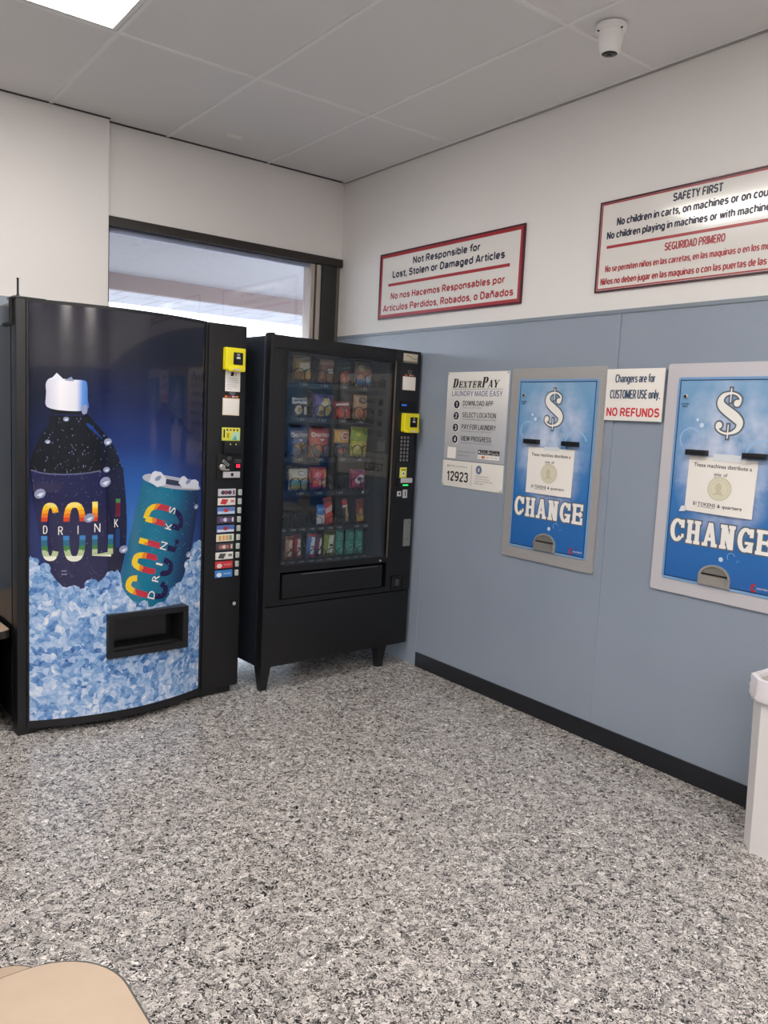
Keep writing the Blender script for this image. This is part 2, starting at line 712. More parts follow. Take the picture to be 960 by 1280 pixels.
# plain sans lettering drawn as pen strokes (cap height 1, centre lines given for a stroke of about 0.15)
def AR(cx, cy, rx, ry, a0, a1, e=2.35):
    n_ = max(4, int(abs(a1 - a0) / 16))
    out = []
    for i in range(n_ + 1):
        a = math.radians(a0 + (a1 - a0) * i / n_)
        c, s_ = math.cos(a), math.sin(a)
        k = (abs(c) ** e + abs(s_) ** e) ** (-1 / e)
        out.append((cx + rx * c * k, cy + ry * s_ * k))
    return out


T_, B_, XH = .925, .075, .645
oo = AR(.26, .36, .18, .285, 0, 360)
OO = AR(.31, .5, .23, .425, 0, 360)
arch = AR(.26, .44, .18, .205, 180, 0) + [(.44, B_)]
PEN = {
    'a': (.52, [AR(.25, .49, .17, .155, 160, 0) + [(.42, B_)], [(.42, .37)] + AR(.25, .225, .17, .15, 90, 270) + [(.42, .17)]]),
    'b': (.52, [[(.08, .96), (.08, B_)], oo]), 'c': (.48, [AR(.26, .36, .18, .285, 42, 318)]), 'd': (.52, [[(.44, .96), (.44, B_)], oo]),
    'e': (.52, [AR(.26, .36, .18, .285, 0, 318), [(.08, .355), (.44, .355)]]), 'f': (.32, [AR(.32, .80, .15, .15, 75, 180) + [(.17, B_)], [(.03, XH), (.31, XH)]]),
    'g': (.52, [oo, [(.44, XH + .04), (.44, -.02)] + AR(.26, -.02, .18, .13, 0, -150)]), 'h': (.52, [[(.08, .96), (.08, B_)], arch]), 'i': (.16, [[(.08, .69), (.08, .03)], [(.08, .84), (.08, .97)]]),
    'j': (.18, [[(.1, .69), (.1, -.05)] + AR(.0, -.05, .1, .10, 0, -85), [(.1, .84), (.1, .97)]]), 'k': (.48, [[(.08, .96), (.08, .03)], [(.42, .68), (.10, .30)], [(.20, .40), (.44, .03)]]), 'l': (.16, [[(.08, .98), (.08, .02)]]),
    'm': (.74, [[(.08, .69), (.08, .03)], AR(.225, .44, .145, .205, 180, 0) + [(.37, .03)], AR(.515, .44, .145, .205, 180, 0) + [(.66, .03)]]),
    'n': (.52, [[(.08, .69), (.08, .03)], arch]), 'ñ': (.52, [[(.08, .69), (.08, .03)], arch, [(.10, .83), (.20, .89), (.32, .84), (.43, .90)]]), 'o': (.52, [oo]),
    'p': (.52, [[(.08, .69), (.08, -.2)], oo]), 'q': (.52, [[(.44, .69), (.44, -.2)], oo]), 'r': (.34, [[(.08, .69), (.08, .03)], AR(.29, .42, .21, .225, 180, 90)]),
    's': (.47, [AR(.24, .505, .15, .14, 25, 270), AR(.235, .22, .16, .145, 90, -155)]), 't': (.32, [[(.17, .86), (.17, .20)] + AR(.29, .19, .12, .115, 180, 275), [(.03, XH), (.31, XH)]]),
    'u': (.52, [[(.08, .69), (.08, .26)] + AR(.26, .26, .18, .185, 180, 360), [(.44, .69), (.44, .03)]]), 'v': (.48, [[(.06, .70), (.24, .05)], [(.42, .70), (.24, .05)]]),
    'w': (.70, [[(.06, .70), (.20, .05)], [(.35, .68), (.20, .05)], [(.35, .68), (.50, .05)], [(.64, .70), (.50, .05)]]), 'x': (.46, [[(.06, .70), (.40, .02)], [(.40, .70), (.06, .02)]]),
    'y': (.48, [[(.06, .70), (.25, .06)], [(.42, .70), (.19, -.12), (.06, -.12)]]), 'z': (.44, [[(.05, XH), (.38, XH)], [(.38, XH), (.06, B_)], [(.05, B_), (.39, B_)]]),
    'A': (.60, [[(.05, .01), (.29, .97)], [(.55, .01), (.31, .97)], [(.14, .28), (.46, .28)]]), 'B': (.58, [[(.09, B_), (.09, T_)], [(.09, T_)] + AR(.30, .725, .19, .20, 90, -90) + [(.09, .525)], [(.28, .525)] + AR(.30, .30, .21, .225, 90, -90) + [(.09, B_)]]),
    'C': (.58, [AR(.31, .5, .22, .425, 40, 320)]), 'D': (.60, [[(.09, B_), (.09, T_)], [(.09, T_)] + AR(.27, .5, .25, .425, 90, -90) + [(.09, B_)]]), 'E': (.52, [[(.09, B_), (.09, T_)], [(.09, T_), (.48, T_)], [(.09, .51), (.44, .51)], [(.09, B_), (.49, B_)]]),
    'F': (.50, [[(.09, .0), (.09, T_)], [(.09, T_), (.47, T_)], [(.09, .49), (.42, .49)]]), 'G': (.62, [AR(.31, .5, .23, .425, 42, 330), [(.54, .44), (.54, .02)], [(.34, .44), (.56, .44)]]), 'H': (.60, [[(.09, 0), (.09, 1)], [(.51, 0), (.51, 1)], [(.09, .51), (.51, .51)]]),
    'I': (.18, [[(.09, 0), (.09, 1)]]), 'J': (.46, [[(.38, 1), (.38, .28)] + AR(.22, .27, .16, .195, 0, -175)]), 'K': (.58, [[(.09, 0), (.09, 1)], [(.50, .98), (.12, .40)], [(.24, .52), (.53, .02)]]), 'L': (.48, [[(.09, 1), (.09, B_)], [(.09, B_), (.46, B_)]]),
    'M': (.72, [[(.09, 0), (.09, 1)], [(.63, 0), (.63, 1)], [(.11, .95), (.36, .08)], [(.61, .95), (.36, .08)]]), 'N': (.60, [[(.09, 0), (.09, 1)], [(.51, 0), (.51, 1)], [(.11, .94), (.49, .06)]]), 'O': (.62, [OO]),
    'P': (.56, [[(.09, 0), (.09, T_)], [(.09, T_)] + AR(.29, .695, .20, .23, 90, -90) + [(.09, .465)]]), 'Q': (.62, [OO, [(.36, .25), (.58, .0)]]), 'R': (.58, [[(.09, 0), (.09, T_)], [(.09, T_)] + AR(.29, .70, .20, .225, 90, -90) + [(.09, .475)], [(.30, .47), (.51, .02)]]),
    'S': (.56, [AR(.28, .715, .19, .21, 22, 270), AR(.275, .29, .20, .215, 90, -158)]), 'T': (.52, [[(.26, 0), (.26, T_)], [(.02, T_), (.50, T_)]]), 'U': (.60, [[(.09, 1), (.09, .35)] + AR(.30, .35, .21, .275, 180, 360) + [(.51, 1)]]), 'V': (.56, [[(.05, .99), (.28, .03)], [(.51, .99), (.28, .03)]]),
    'W': (.84, [[(.05, .99), (.23, .03)], [(.42, .97), (.23, .03)], [(.42, .97), (.61, .03)], [(.79, .99), (.61, .03)]]), 'X': (.56, [[(.05, .99), (.51, .01)], [(.51, .99), (.05, .01)]]), 'Y': (.56, [[(.05, .99), (.28, .42)], [(.51, .99), (.28, .42)], [(.28, .45), (.28, 0)]]), 'Z': (.52, [[(.05, T_), (.46, T_)], [(.46, T_), (.06, B_)], [(.04, B_), (.48, B_)]]),
    '0': (.54, [AR(.27, .5, .19, .425, 0, 360)]), '1': (.36, [[(.22, 0), (.22, .99)], [(.22, .90), (.05, .74)]]), '2': (.52, [AR(.26, .70, .18, .225, 170, -20) + [(.08, .10)], [(.06, B_), (.46, B_)]]), '3': (.52, [AR(.25, .72, .17, .205, 160, -90), AR(.25, .29, .19, .22, 90, -160)]),
    '4': (.56, [[(.40, 0), (.40, .97)], [(.38, .95), (.06, .27)], [(.04, .26), (.53, .26)]]), '5': (.52, [[(.45, T_), (.12, T_)], [(.12, T_), (.09, .50)], AR(.26, .35, .19, .27, 140, -155)]), '6': (.54, [AR(.27, .33, .19, .255, 0, 360), AR(.30, .45, .22, .47, 60, 180)]), '7': (.50, [[(.04, T_), (.45, T_)], [(.45, T_), (.19, 0)]]),
    '8': (.54, [AR(.27, .715, .16, .20, 0, 360), AR(.27, .295, .19, .22, 0, 360)]), '9': (.54, [AR(.27, .67, .19, .255, 0, 360), AR(.24, .55, .22, .47, -120, 0)]), '.': (.18, [[(.09, .01), (.09, .15)]]), ',': (.18, [[(.09, .14), (.09, 0)], [(.09, .02), (.05, -.13)]]), '#': (.60, [[(.20, .05), (.25, .95)], [(.38, .05), (.43, .95)], [(.06, .35), (.54, .35)], [(.06, .65), (.54, .65)]]),
    '-': (.34, [[(.05, .38), (.29, .38)]]), ':': (.18, [[(.09, .01), (.09, .15)], [(.09, .50), (.09, .64)]]), "'": (.14, [[(.07, .98), (.07, .70)]]),
}


def pen_line(s, st, x0, x1, z0, z1, y, mt, bold=0.0, **kw):
    if any(c != ' ' and c not in PEN for c in st):
        return s.text(st, (x0, z0), (x1, z0), (x0, z1), y, mt, bold, **kw)
    w = .10 + bold * 2.3
    gap = .045
    total = sum((.24 if c == ' ' else PEN[c][0] + gap) for c in st) - gap
    hh = z1 - z0
    kx = (x1 - x0) / (total * hh)
    x, k = 0.0, 0
    for c in st:
        if c == ' ':
            x += .24
            continue
        for pl in PEN[c][1]:
            p = [(x0 + (x + q[0]) * hh * kx, z0 + q[1] * hh) for q in pl]
            for poly in stroke(p, w * hh * min(1.15, max(.8, kx ** .5))):
                s.flat(poly, y - .000004 * (k % 9), mt, **kw)
            k += 1
        x += PEN[c][0] + gap


MB.line = pen_line

# ------------------------------------------------------------------ the room
def wallbox(name, parts, matl):
    mb = MB()
    for a, b in parts:
        mb.box(a, b, matl)
    return struct(mb, name)


mb = MB()
mb.box((XW, YW, -0.06), (0, 0.13, 0), FLOOR)
struct(mb, 'floor')

mb = MB()
mb.box((XW, YW, H), (0, 0.12, H + 0.08), TILE)
xs, ys = [], []
x = -0.543
while x > XW:
    xs.append(x)
    x -= 0.61
y = -1.024
while y > YW:
    ys.append(y)
    y -= 1.22
for x in xs:
    mb.box((x - 0.009, YW, H - 0.004), (x + 0.009, 0, H), TBAR)
for y in ys:
    mb.box((XW, y - 0.009, H - 0.0045), (0, y + 0.009, H), TBAR)
mb.box((-0.022, YW, H - 0.004), (0, 0, H), TBAR)
mb.box((-1.475, -0.016, H - 0.004), (0, 0, H), DARKGAP)
mb.box((XW, -0.062, H - 0.004), (-1.475, -0.048, H), DARKGAP)
mb.box((-0.009, YW, H - 0.010), (-0.001, 0, H - 0.003), mat('grey_ceiling_edge', '#a3a09c', 0.5))
mb.box((-0.93, -0.30, H - 0.0015), (-0.845, -0.25, H), mat('pale_ceiling_patch', '#f2efe9', 0.8))
struct(mb, 'ceiling')

# back wall: solid left of x=-1.48 and standing 5 cm proud, storefront glass to its right
WT, WB = 2.358, 0.012
wallbox('wall_back', [((XW, -0.048, 0), (-1.475, 0.12, H)), ((-1.475, 0.0, WT), (0, 0.12, H)), ((-1.475, 0.0, 0), (0, 0.12, WB)),
                      ((-0.012, 0.0, WB), (0, 0.12, WT))], PAINT)
wallbox('wall_right', [((0, YW, 0), (0.12, 0.12, H))], PAINT)
wallbox('wall_left', [((XW - 0.12, YW, 0), (XW, 0.12, H))], PAINT)
wallbox('wall_front', [((XW, YW - 0.12, 0), (0, YW, H))], PAINT)

HW = 1.893
mb = MB()
mb.box((-0.007, YW, 0), (0, -0.004, HW - 0.004), FRP)
struct(mb, 'wall_right_panelling')
mb = MB()
mb.box((XW, YW, 0), (XW + 0.007, -0.06, HW - 0.004), FRP)
struct(mb, 'wall_left_panelling')
mb = MB()
mb.box((XW, -0.055, 0), (-1.478, -0.048, HW - 0.004), FRP)
struct(mb, 'wall_back_panelling')
mb = MB()
mb.box((XW, YW, 0), (0, YW + 0.007, HW - 0.004), FRP)
struct(mb, 'wall_front_panelling')
n = 1


def trim(a, b, m_):
    global n
    mb = MB()
    mb.box(a, b, m_)
    struct(mb, 'trim_%d' % n)
    n += 1


trim((-0.012, YW, HW - 0.016), (0, -0.004, HW), PANELTRIM)                 # cap along the top of the panels
for yy in (-2.166, -3.386, -4.606):                                # strips over the panel joints
    trim((-0.0125, yy - 0.011, 0.935 if yy == -2.166 else 0.0), (0, yy + 0.011, HW - 0.016), FRP)
trim((-0.0095, -0.944, 0.0), (0, -0.930, 0.60), FRP)
trim((-0.0095, -2.178, 0.086), (0, -2.162, 0.935), FRP)
trim((-0.0085, -3.386, 0.926), (0, -2.166, 0.938), FRP)
mb = MB()
mb.box((-0.016, YW, 0.0), (0, -0.95, 0.082), BASEB, 0.003)
struct(mb, 'baseboard_right')
mb = MB()
mb.box((XW, YW, 0.0), (XW + 0.016, -0.1, 0.082), BASEB, 0.003)
struct(mb, 'baseboard_left')

# storefront window, glass nearly down to the floor
win = thing('window_1', 'wide shop window with dark frame behind the vending machines', 'window', (-1.475, 0, WB))
win['kind'] = 'structure'
W0 = (-1.475, 0, WB)
mb = MB()
mb.box((-1.475, -0.028, 2.318), (-0.004, 0.09, 2.366), DARKBROWN, 0.003)
mb.box((-1.475, -0.012, WB), (-0.012, 0.09, 0.045), DARKBROWN, 0.003)
mb.box((-0.150, -0.020, 0.045), (-0.040, 0.09, 2.318), DARKPOST, 0.004)
mb.box((-1.475, 0.0, 0.045), (-1.455, 0.09, 2.318), DARKBROWN)
mb.build('window_frame', win, org=W0)
mb = MB()
mb.box((-0.225, -0.012, 0.045), (-0.196, 0.075, 2.312), ALU, 0.003)
mb.box((-0.184, -0.014, 0.045), (-0.152, 0.075, 2.312), ALU, 0.003)
mb.box((-0.196, -0.002, 0.045), (-0.184, 0.07, 2.312), BLACKM)
mb.box((-0.040, -0.014, 0.045), (-0.022, 0.06, 2.318), mat('olive_metal_strip', '#6f6a5c', 0.5, 0.3), 0.002)
mb.box((-0.020, -0.010, 0.045), (-0.012, 0.06, 2.318), mat('brown_metal_strip', '#5b5146', 0.5, 0.2), 0.002)
mb.box((-1.455, 0.020, 2.292), (-0.225, 0.06, 2.318), mat('pale_blue_glazing_bead', '#9aa3bd', 0.4), 0.003)
mb.build('mullion', win, org=W0)
mb = MB()
mb.box((-1.456, 0.040, 0.043), (-0.224, 0.046, 2.300), WGLASS)
mb.build('glass', win, org=W0)

# outside: covered walk in front of the shop
mb = MB()
mb.box((-14, 0.13, -0.08), (14, 40, -0.02), PAVE)
struct(mb, 'pavement')
mb = MB()
mb.box((-10, 0.12, 2.505), (8, 2.6, 2.60), SOFFIT)
struct(mb, 'canopy_ceiling')
mb = MB()
mb.box((-10, 2.6, 2.372), (8, 2.68, 2.95), BEAM)
mb.box((-10, 2.68, 2.375), (8, 3.52, 2.95), WHITEBOARD)
struct(mb, 'canopy_beam')

# ------------------------------------------------------------------ ceiling lights
LIGHTM = mat('lit_diffuser', '#fffdf4', 0.5, emit=('#fffaf4', LAMP))
TROFF = mat('white_light_frame', '#d8d6d2', 0.4)


def ceiling_light(x1, y1, label, group=None):
    """2 x 4 ft recessed light in the cell whose +x/+y corner is (x1, y1)"""
    t = thing('ceiling_light', label, 'light', (x1 - 0.305, y1 - 0.61, H), 0, group)
    mb = MB()
    for a, b in (((-.293, -.598), (.293, -.578)), ((-.293, .578), (.293, .598)), ((-.293, -.578), (-.273, .578)), ((.273, -.578), (.293, .578))):
        mb.box((a[0], a[1], -0.006), (b[0], b[1], 0.0), TROFF, 0.002)
    mb.build('frame', t)
    mb = MB()
    mb.box((-.273, -.578, -0.004), (.273, .578, -0.001), LIGHTM)
    mb.build('diffuser', t)


ceiling_light(-1.763, -1.024, 'bright rectangular light panel set in the ceiling tiles above the drinks machine')
for i, j in ((1, 2), (5, 3), (7, 0), (8, 2), (1, 4), (4, 4), (1, 6), (4, 6), (7, 5)):
    ceiling_light(-0.543 - 0.61 * (i), -1.024 - 1.22 * j, 'bright rectangular light panel in the ceiling further back in the room', 'ceiling lights further back')

# ------------------------------------------------------------------ signs on the cream wall
def right_wall_thing(name, label, cat, u, z, x=0.0, group=None):
    return thing(name, label, cat, (-x, -u, z), WALLR, group)


def wall_sign(name, label, u0, u1, z0, z1, draw, edge=0.010, inner=0.007):
    t = right_wall_thing(name, label, 'sign', (u0 + u1) / 2, z0)
    o = ((u0 + u1) / 2, 0, z0)
    mb = MB()
    mb.box((u0 + edge, -0.008, z0 + edge), (u1 - edge, 0, z1 - edge), SIGNW)
    draw(mb, -0.0086)
    mb.build('panel', t, org=o)
    mb = MB()
    e = edge
    for a, b in (((u0, z1 - e), (u1, z1)), ((u0, z0), (u1, z0 + e)), ((u0, z0 + e), (u0 + e, z1 - e)), ((u1 - e, z0 + e), (u1, z1 - e))):
        mb.box((a[0], -0.011, a[1]), (b[0], 0, b[1]), MAROON, 0.002)
    mb.build('frame', t, org=o)


def sign1(mb, y):
    mb.frame(0.443, 1.574, 1.977, 2.332, 0.016, y, RED)
    mb.line('Not Responsible for', 0.738, 1.281, 2.257, 2.294, y, NAVY, 0.045)
    mb.line('Lost, Stolen or Damaged Articles', 0.556, 1.459, 2.197, 2.235, y, NAVY, 0.045)
    mb.rect(0.520, 1.497, 2.151, 2.167, y, RED)
    mb.line('No nos Hacemos Responsables por', 0.547, 1.470, 2.077, 2.113, y, RED, 0.043)
    mb.line('Articulos Perdidos, Robados, o Dañados', 0.480, 1.532, 2.011, 2.048, y, RED, 0.043)


wall_sign('warning_sign', 'white sign edged in red reading Not Responsible for Lost, Stolen or Damaged Articles', 0.432, 1.585, 1.967, 2.342, sign1)


def sign2(mb, y):
    mb.frame(2.032, 2.938, 1.984, 2.345, 0.006, y, RED)
    mb.line('SAFETY FIRST', 2.378, 2.590, 2.297, 2.328, y, NAVY, 0.045)
    mb.line('No children in carts, on machines or on counters', 2.114, 2.852, 2.246, 2.277, y, NAVY, 0.045)
    mb.line('No children playing in machines or with machine doors', 2.067, 2.880, 2.195, 2.225, y, NAVY, 0.045)
    mb.rect(2.070, 2.900, 2.155, 2.167, y, RED)
    mb.line('SEGURIDAD PRIMERO', 2.358, 2.618, 2.109, 2.140, y, RED, 0.043)
    mb.line('No se permiten niños en las carretas, en las maquinas o en los mostradores', 2.071, 2.905, 2.057, 2.084, y, RED, 0.04)
    mb.line('Niños no deben jugar en las maquinas o con las puertas de las maquinas', 2.051, 2.910, 2.004, 2.032, y, RED, 0.04)


wall_sign('warning_sign', 'large white sign edged in maroon reading SAFETY FIRST and SEGURIDAD PRIMERO', 2.022, 2.948, 1.974, 2.354, sign2, edge=0.008)

# ------------------------------------------------------------------ app payment sign
PW = 0.0125   # thickness held off the panelling
m, tt = ptex('silver_fading_print', 0.35)
tt.color(tt.ramp(tt.math('MULTIPLY', tt.sep()[2], 1.0 / 0.6), [(0.25, '#b3b5bb'), (0.55, '#c4c5c8'), (0.9, '#ece9e4')]))
PAYBG = m
t = right_wall_thing('payment_sign', 'tall app payment sign with four numbered steps and the number 12923', 'sign', 1.32, 1.047, 0.007)
o = (1.32, 0, 1.047)
mb = MB()
mb.box((1.094, -0.005, 1.190), (1.547, 0, 1.649), PAYBG, 0.002)
y = -0.0056
WT_ = (0.013, 0.0045, 0.004, 0.003)
xx = serif(mb, 'D', 1.136, 1.568, 0.047, 0.040, 0.007, (0.013, 0.004, 0.004, 0.003), y, INK, shear=0.2)
xx = serif(mb, 'EXTER', xx, 1.568, 0.033, 0.027, 0.008, (0.009, 0.0035, 0.003, 0.003), y, INK, shear=0.2)
xx = serif(mb, 'P', xx - 0.002, 1.568, 0.053, 0.040, 0.004, (0.013, 0.004, 0.004, 0.003), y, INK, shear=0.2)
xx = serif(mb, 'AY', xx, 1.568, 0.038, 0.035, 0.004, (0.010, 0.0035, 0.003, 0.003), y, INK, shear=0.2)
mb.rect(1.133, 1.509, 1.5595, 1.5615, y, GREYINK)
mb.line('LAUNDRY MADE EASY', 1.132, 1.508, 1.524, 1.552, y, LAV, 0.012)
for i, (zc, a, b, ub, us) in enumerate(((1.481, 'DOWNLOAD APP', 'FROM THE APP STORE', 1.446, 1.363), (1.421, 'SELECT LOCATION', 'TO CHOOSE MACHINE & CYCLE OPTIONS', 1.472, 1.475),
                                        (1.360, 'PAY FOR LAUNDRY', 'WITH MOBILE PAY ON YOUR DEVICE', 1.475, 1.445), (1.299, 'VIEW PROGRESS', 'AND RECEIVE CYCLE NOTIFICATIONS', 1.448, 1.45))):
    mb.ell(1.179, zc - 0.001, 0.024, 0.024, y, WHITE, 20)
    mb.ell(1.177, zc, 0.021, 0.021, y - 0.0002, NAVY, 20)
    mb.line(str(i + 1), 1.170, 1.184, zc - 0.012, zc + 0.012, y - 0.0004, WHITE, 0.03)
    mb.line(a, 1.223, ub, zc - 0.006, zc + 0.020, y, INK, 0.015)
    mb.line(b, 1.223, us, zc - 0.020, zc - 0.0125, y, GREYINK, 0.01)
mb.rect(1.124, 1.190, 1.198, 1.256, y, WHITE)
mb.line('Visit DexterPay.com', 1.202, 1.335, 1.232, 1.241, y, GREYINK)
mb.line('to learn more', 1.202, 1.290, 1.213, 1.222, y, GREYINK)
for a, b, s1, s2 in ((1.360, 1.428, 'Download on the', 'App Store'), (1.436, 1.513, 'GET IT ON', 'Google Play')):
    mb.rect(a, b, 1.231, 1.253, y, INK)
    mb.line(s2, a + 0.018, b - 0.005, 1.2345, 1.2425, y - 0.0003, WHITE, 0.01)
    mb.line(s1, a + 0.018, b - 0.012, 1.2455, 1.2495, y - 0.0003, WHITE)
mb.ell(1.369, 1.242, 0.005, 0.006, y - 0.0003, WHITE, 12)
mb.flat([(1.441, 1.236), (1.450, 1.242), (1.441, 1.248)], y - 0.0003, WHITE)
mb.rect(1.358, 1.513, 1.207, 1.227, y, WHITE)
mb.ell(1.395, 1.217, 0.008, 0.007, y - 0.0003, RED, 14)
mb.ell(1.405, 1.217, 0.008, 0.007, y - 0.0004, ORANGE, 14)
for k in range(3):
    mb.rect(1.42 + k * 0.03, 1.44 + k * 0.03, 1.214, 1.220, y - 0.0003, mat('pale_print', '#c9c7cf', 0.5))
mb.rect(1.366, 1.381, 1.214, 1.220, y - 0.0003, mat('pale_print', '#c9c7cf', 0.5))
mb.build('upper_plate', t, org=o)
mb = MB()
mb.box((1.092, -0.005, 1.047), (1.545, 0, 1.186), mat('warm_white_plate', '#eae6df', 0.4), 0.002)
mb.line('ENTER LOCATION #', 1.140, 1.285, 1.153, 1.161, y, GREYINK, 0.02)
mb.ell(1.134, 1.157, 0.004, 0.007, y, GREYINK, 10)
mb.line('12923', 1.130, 1.296, 1.078, 1.129, y, INK, 0.025)
mb.rect(1.318, 1.320, 1.062, 1.172, y, GREYINK)
SEAL = mat('blue_grey_seal', '#4c5f86', 0.5)
mb.ell(1.372, 1.150, 0.019, 0.020, y, SEAL, 18)
mb.ring(1.372, 1.150, 0.023, 0.024, 0.002, y, SEAL, 18)
mb.ell(1.372, 1.150, 0.008, 0.012, y - 0.0003, mat('pale_print', '#c9c7cf', 0.5), 12)
for k, (s_, w_) in enumerate((('The Laundry Network', 0.097), ('1401 North Street', 0.105), ('Suite 100, CA 90000-0000', 0.128), ('800 000 0000', 0.062))):
    mb.line(s_, 1.348, 1.348 + w_, 1.114 - k * 0.0125, 1.121 - k * 0.0125, y, GREYINK, 0.01)
mb.build('lower_plate', t, org=o)
for u_, z_ in ((1.102, 1.641), (1.539, 1.641), (1.100, 1.055), (1.537, 1.055)):
    mb = MB()
    mb.lathe([(0.005, 0), (0.005, 0.007), (0.002, 0.008)], STEEL, (u_, 0, z_), 12, 'y')
    mb.build('screw', t, org=o)

# ------------------------------------------------------------------ change machines
m, tt = ptex('blue_bubble_print', 0.22, coat=0.2)
px, py, pz = tt.sep()
base = tt.ramp(tt.math('MULTIPLY', pz, 1 / 0.9), [(0.05, '#2a66ae'), (0.4, '#3a7abb'), (0.7, '#6f9fcb'), (1.0, '#86aed0')])
# soft pale cloud of light printed in the middle of the face
dx = tt.math('MULTIPLY', px, 4.3)
dz = tt.math('MULTIPLY', tt.math('SUBTRACT', pz, 0.50), 2.9)
r2 = tt.math('ADD', tt.math('MULTIPLY', dx, dx), tt.math('MULTIPLY', dz, dz))
cl = tt.math('MULTIPLY', tt.math('SUBTRACT', 1.0, r2, True), tt.ramp(tt.noise(9, 3, tt.mapping(scale=(1, 0, 1))).outputs['Fac'], [(0.32, '#000000'), (0.66, '#ffffff')]), True)
tt.color(tt.mix(cl, base, '#dfe3f2'))
BLUEART = m
BUB = mat('pale_bubble_print', '#9dc3e6', 0.25)
BUB2 = mat('bright_bubble_print', '#cfe0f2', 0.25)
FACEEDGE = mat('light_blue_edge', '#79a3d0', 0.3)
FACELINE = mat('dark_blue_line', '#15305e', 0.3)
GREYOUT = mat('grey_outline', '#5c6470', 0.4)


def dollar(mb, cx, z0, z1, y):
    """ball-ended dollar sign"""
    hh = z1 - z0
    zc = (z0 + z1) / 2
    for k in (1, 0):
        e = 0.0065 * k
        mt = GREYOUT if k else WHITE
        yy = y - (0 if k else 0.0007)
        S = hh * 0.41       # half height of the S
        pts, ws = [], []
        key = [(.34, .52, .030), (.36, .74, .022), (.20, .93, .017), (-.04, .98, .020), (-.28, .86, .042), (-.38, .60, .062), (-.30, .34, .078), (-.02, .06, .086), (.26, -.20, .084),
               (.42, -.46, .066), (.34, -.78, .044), (.08, -.96, .022), (-.18, -.95, .018), (-.38, -.80, .020), (-.46, -.60, .026)]
        K = [Vector(q) for q in key]
        for i in range(len(K) - 1):
            a, b, c, d = K[max(i - 1, 0)], K[i], K[i + 1], K[min(i + 2, len(K) - 1)]
            for q in range(4):
                u = q / 4
                v = 0.5 * ((2 * b) + (c - a) * u + (2 * a - 5 * b + 4 * c - d) * u * u + (3 * b - a - 3 * c + d) * u ** 3)
                pts.append((cx + v[0] * S * 1.36, zc + v[1] * S))
                ws.append(v[2] * hh * 2.15 + 2 * e)
        for i, p in enumerate(stroke(pts, ws)):
            mb.flat(p, yy - 0.000004 * i, mt)
        mb.ell(cx + .26 * S * 1.36, zc + .50 * S, hh * .070 + e, hh * .068 + e, yy - .0003, mt, 18)
        mb.ell(cx - .36 * S * 1.36, zc - .58 * S, hh * .070 + e, hh * .068 + e, yy - .0003, mt, 18)
        for za, zb in ((z1 - hh * .28, z1), (z0, z0 + hh * .28)):
            mb.rect(cx - hh * .013 - e, cx + hh * .013 + e, za - (e if k else 0), zb + (e if k else 0), yy - (.0003 if k else .0005), mt)


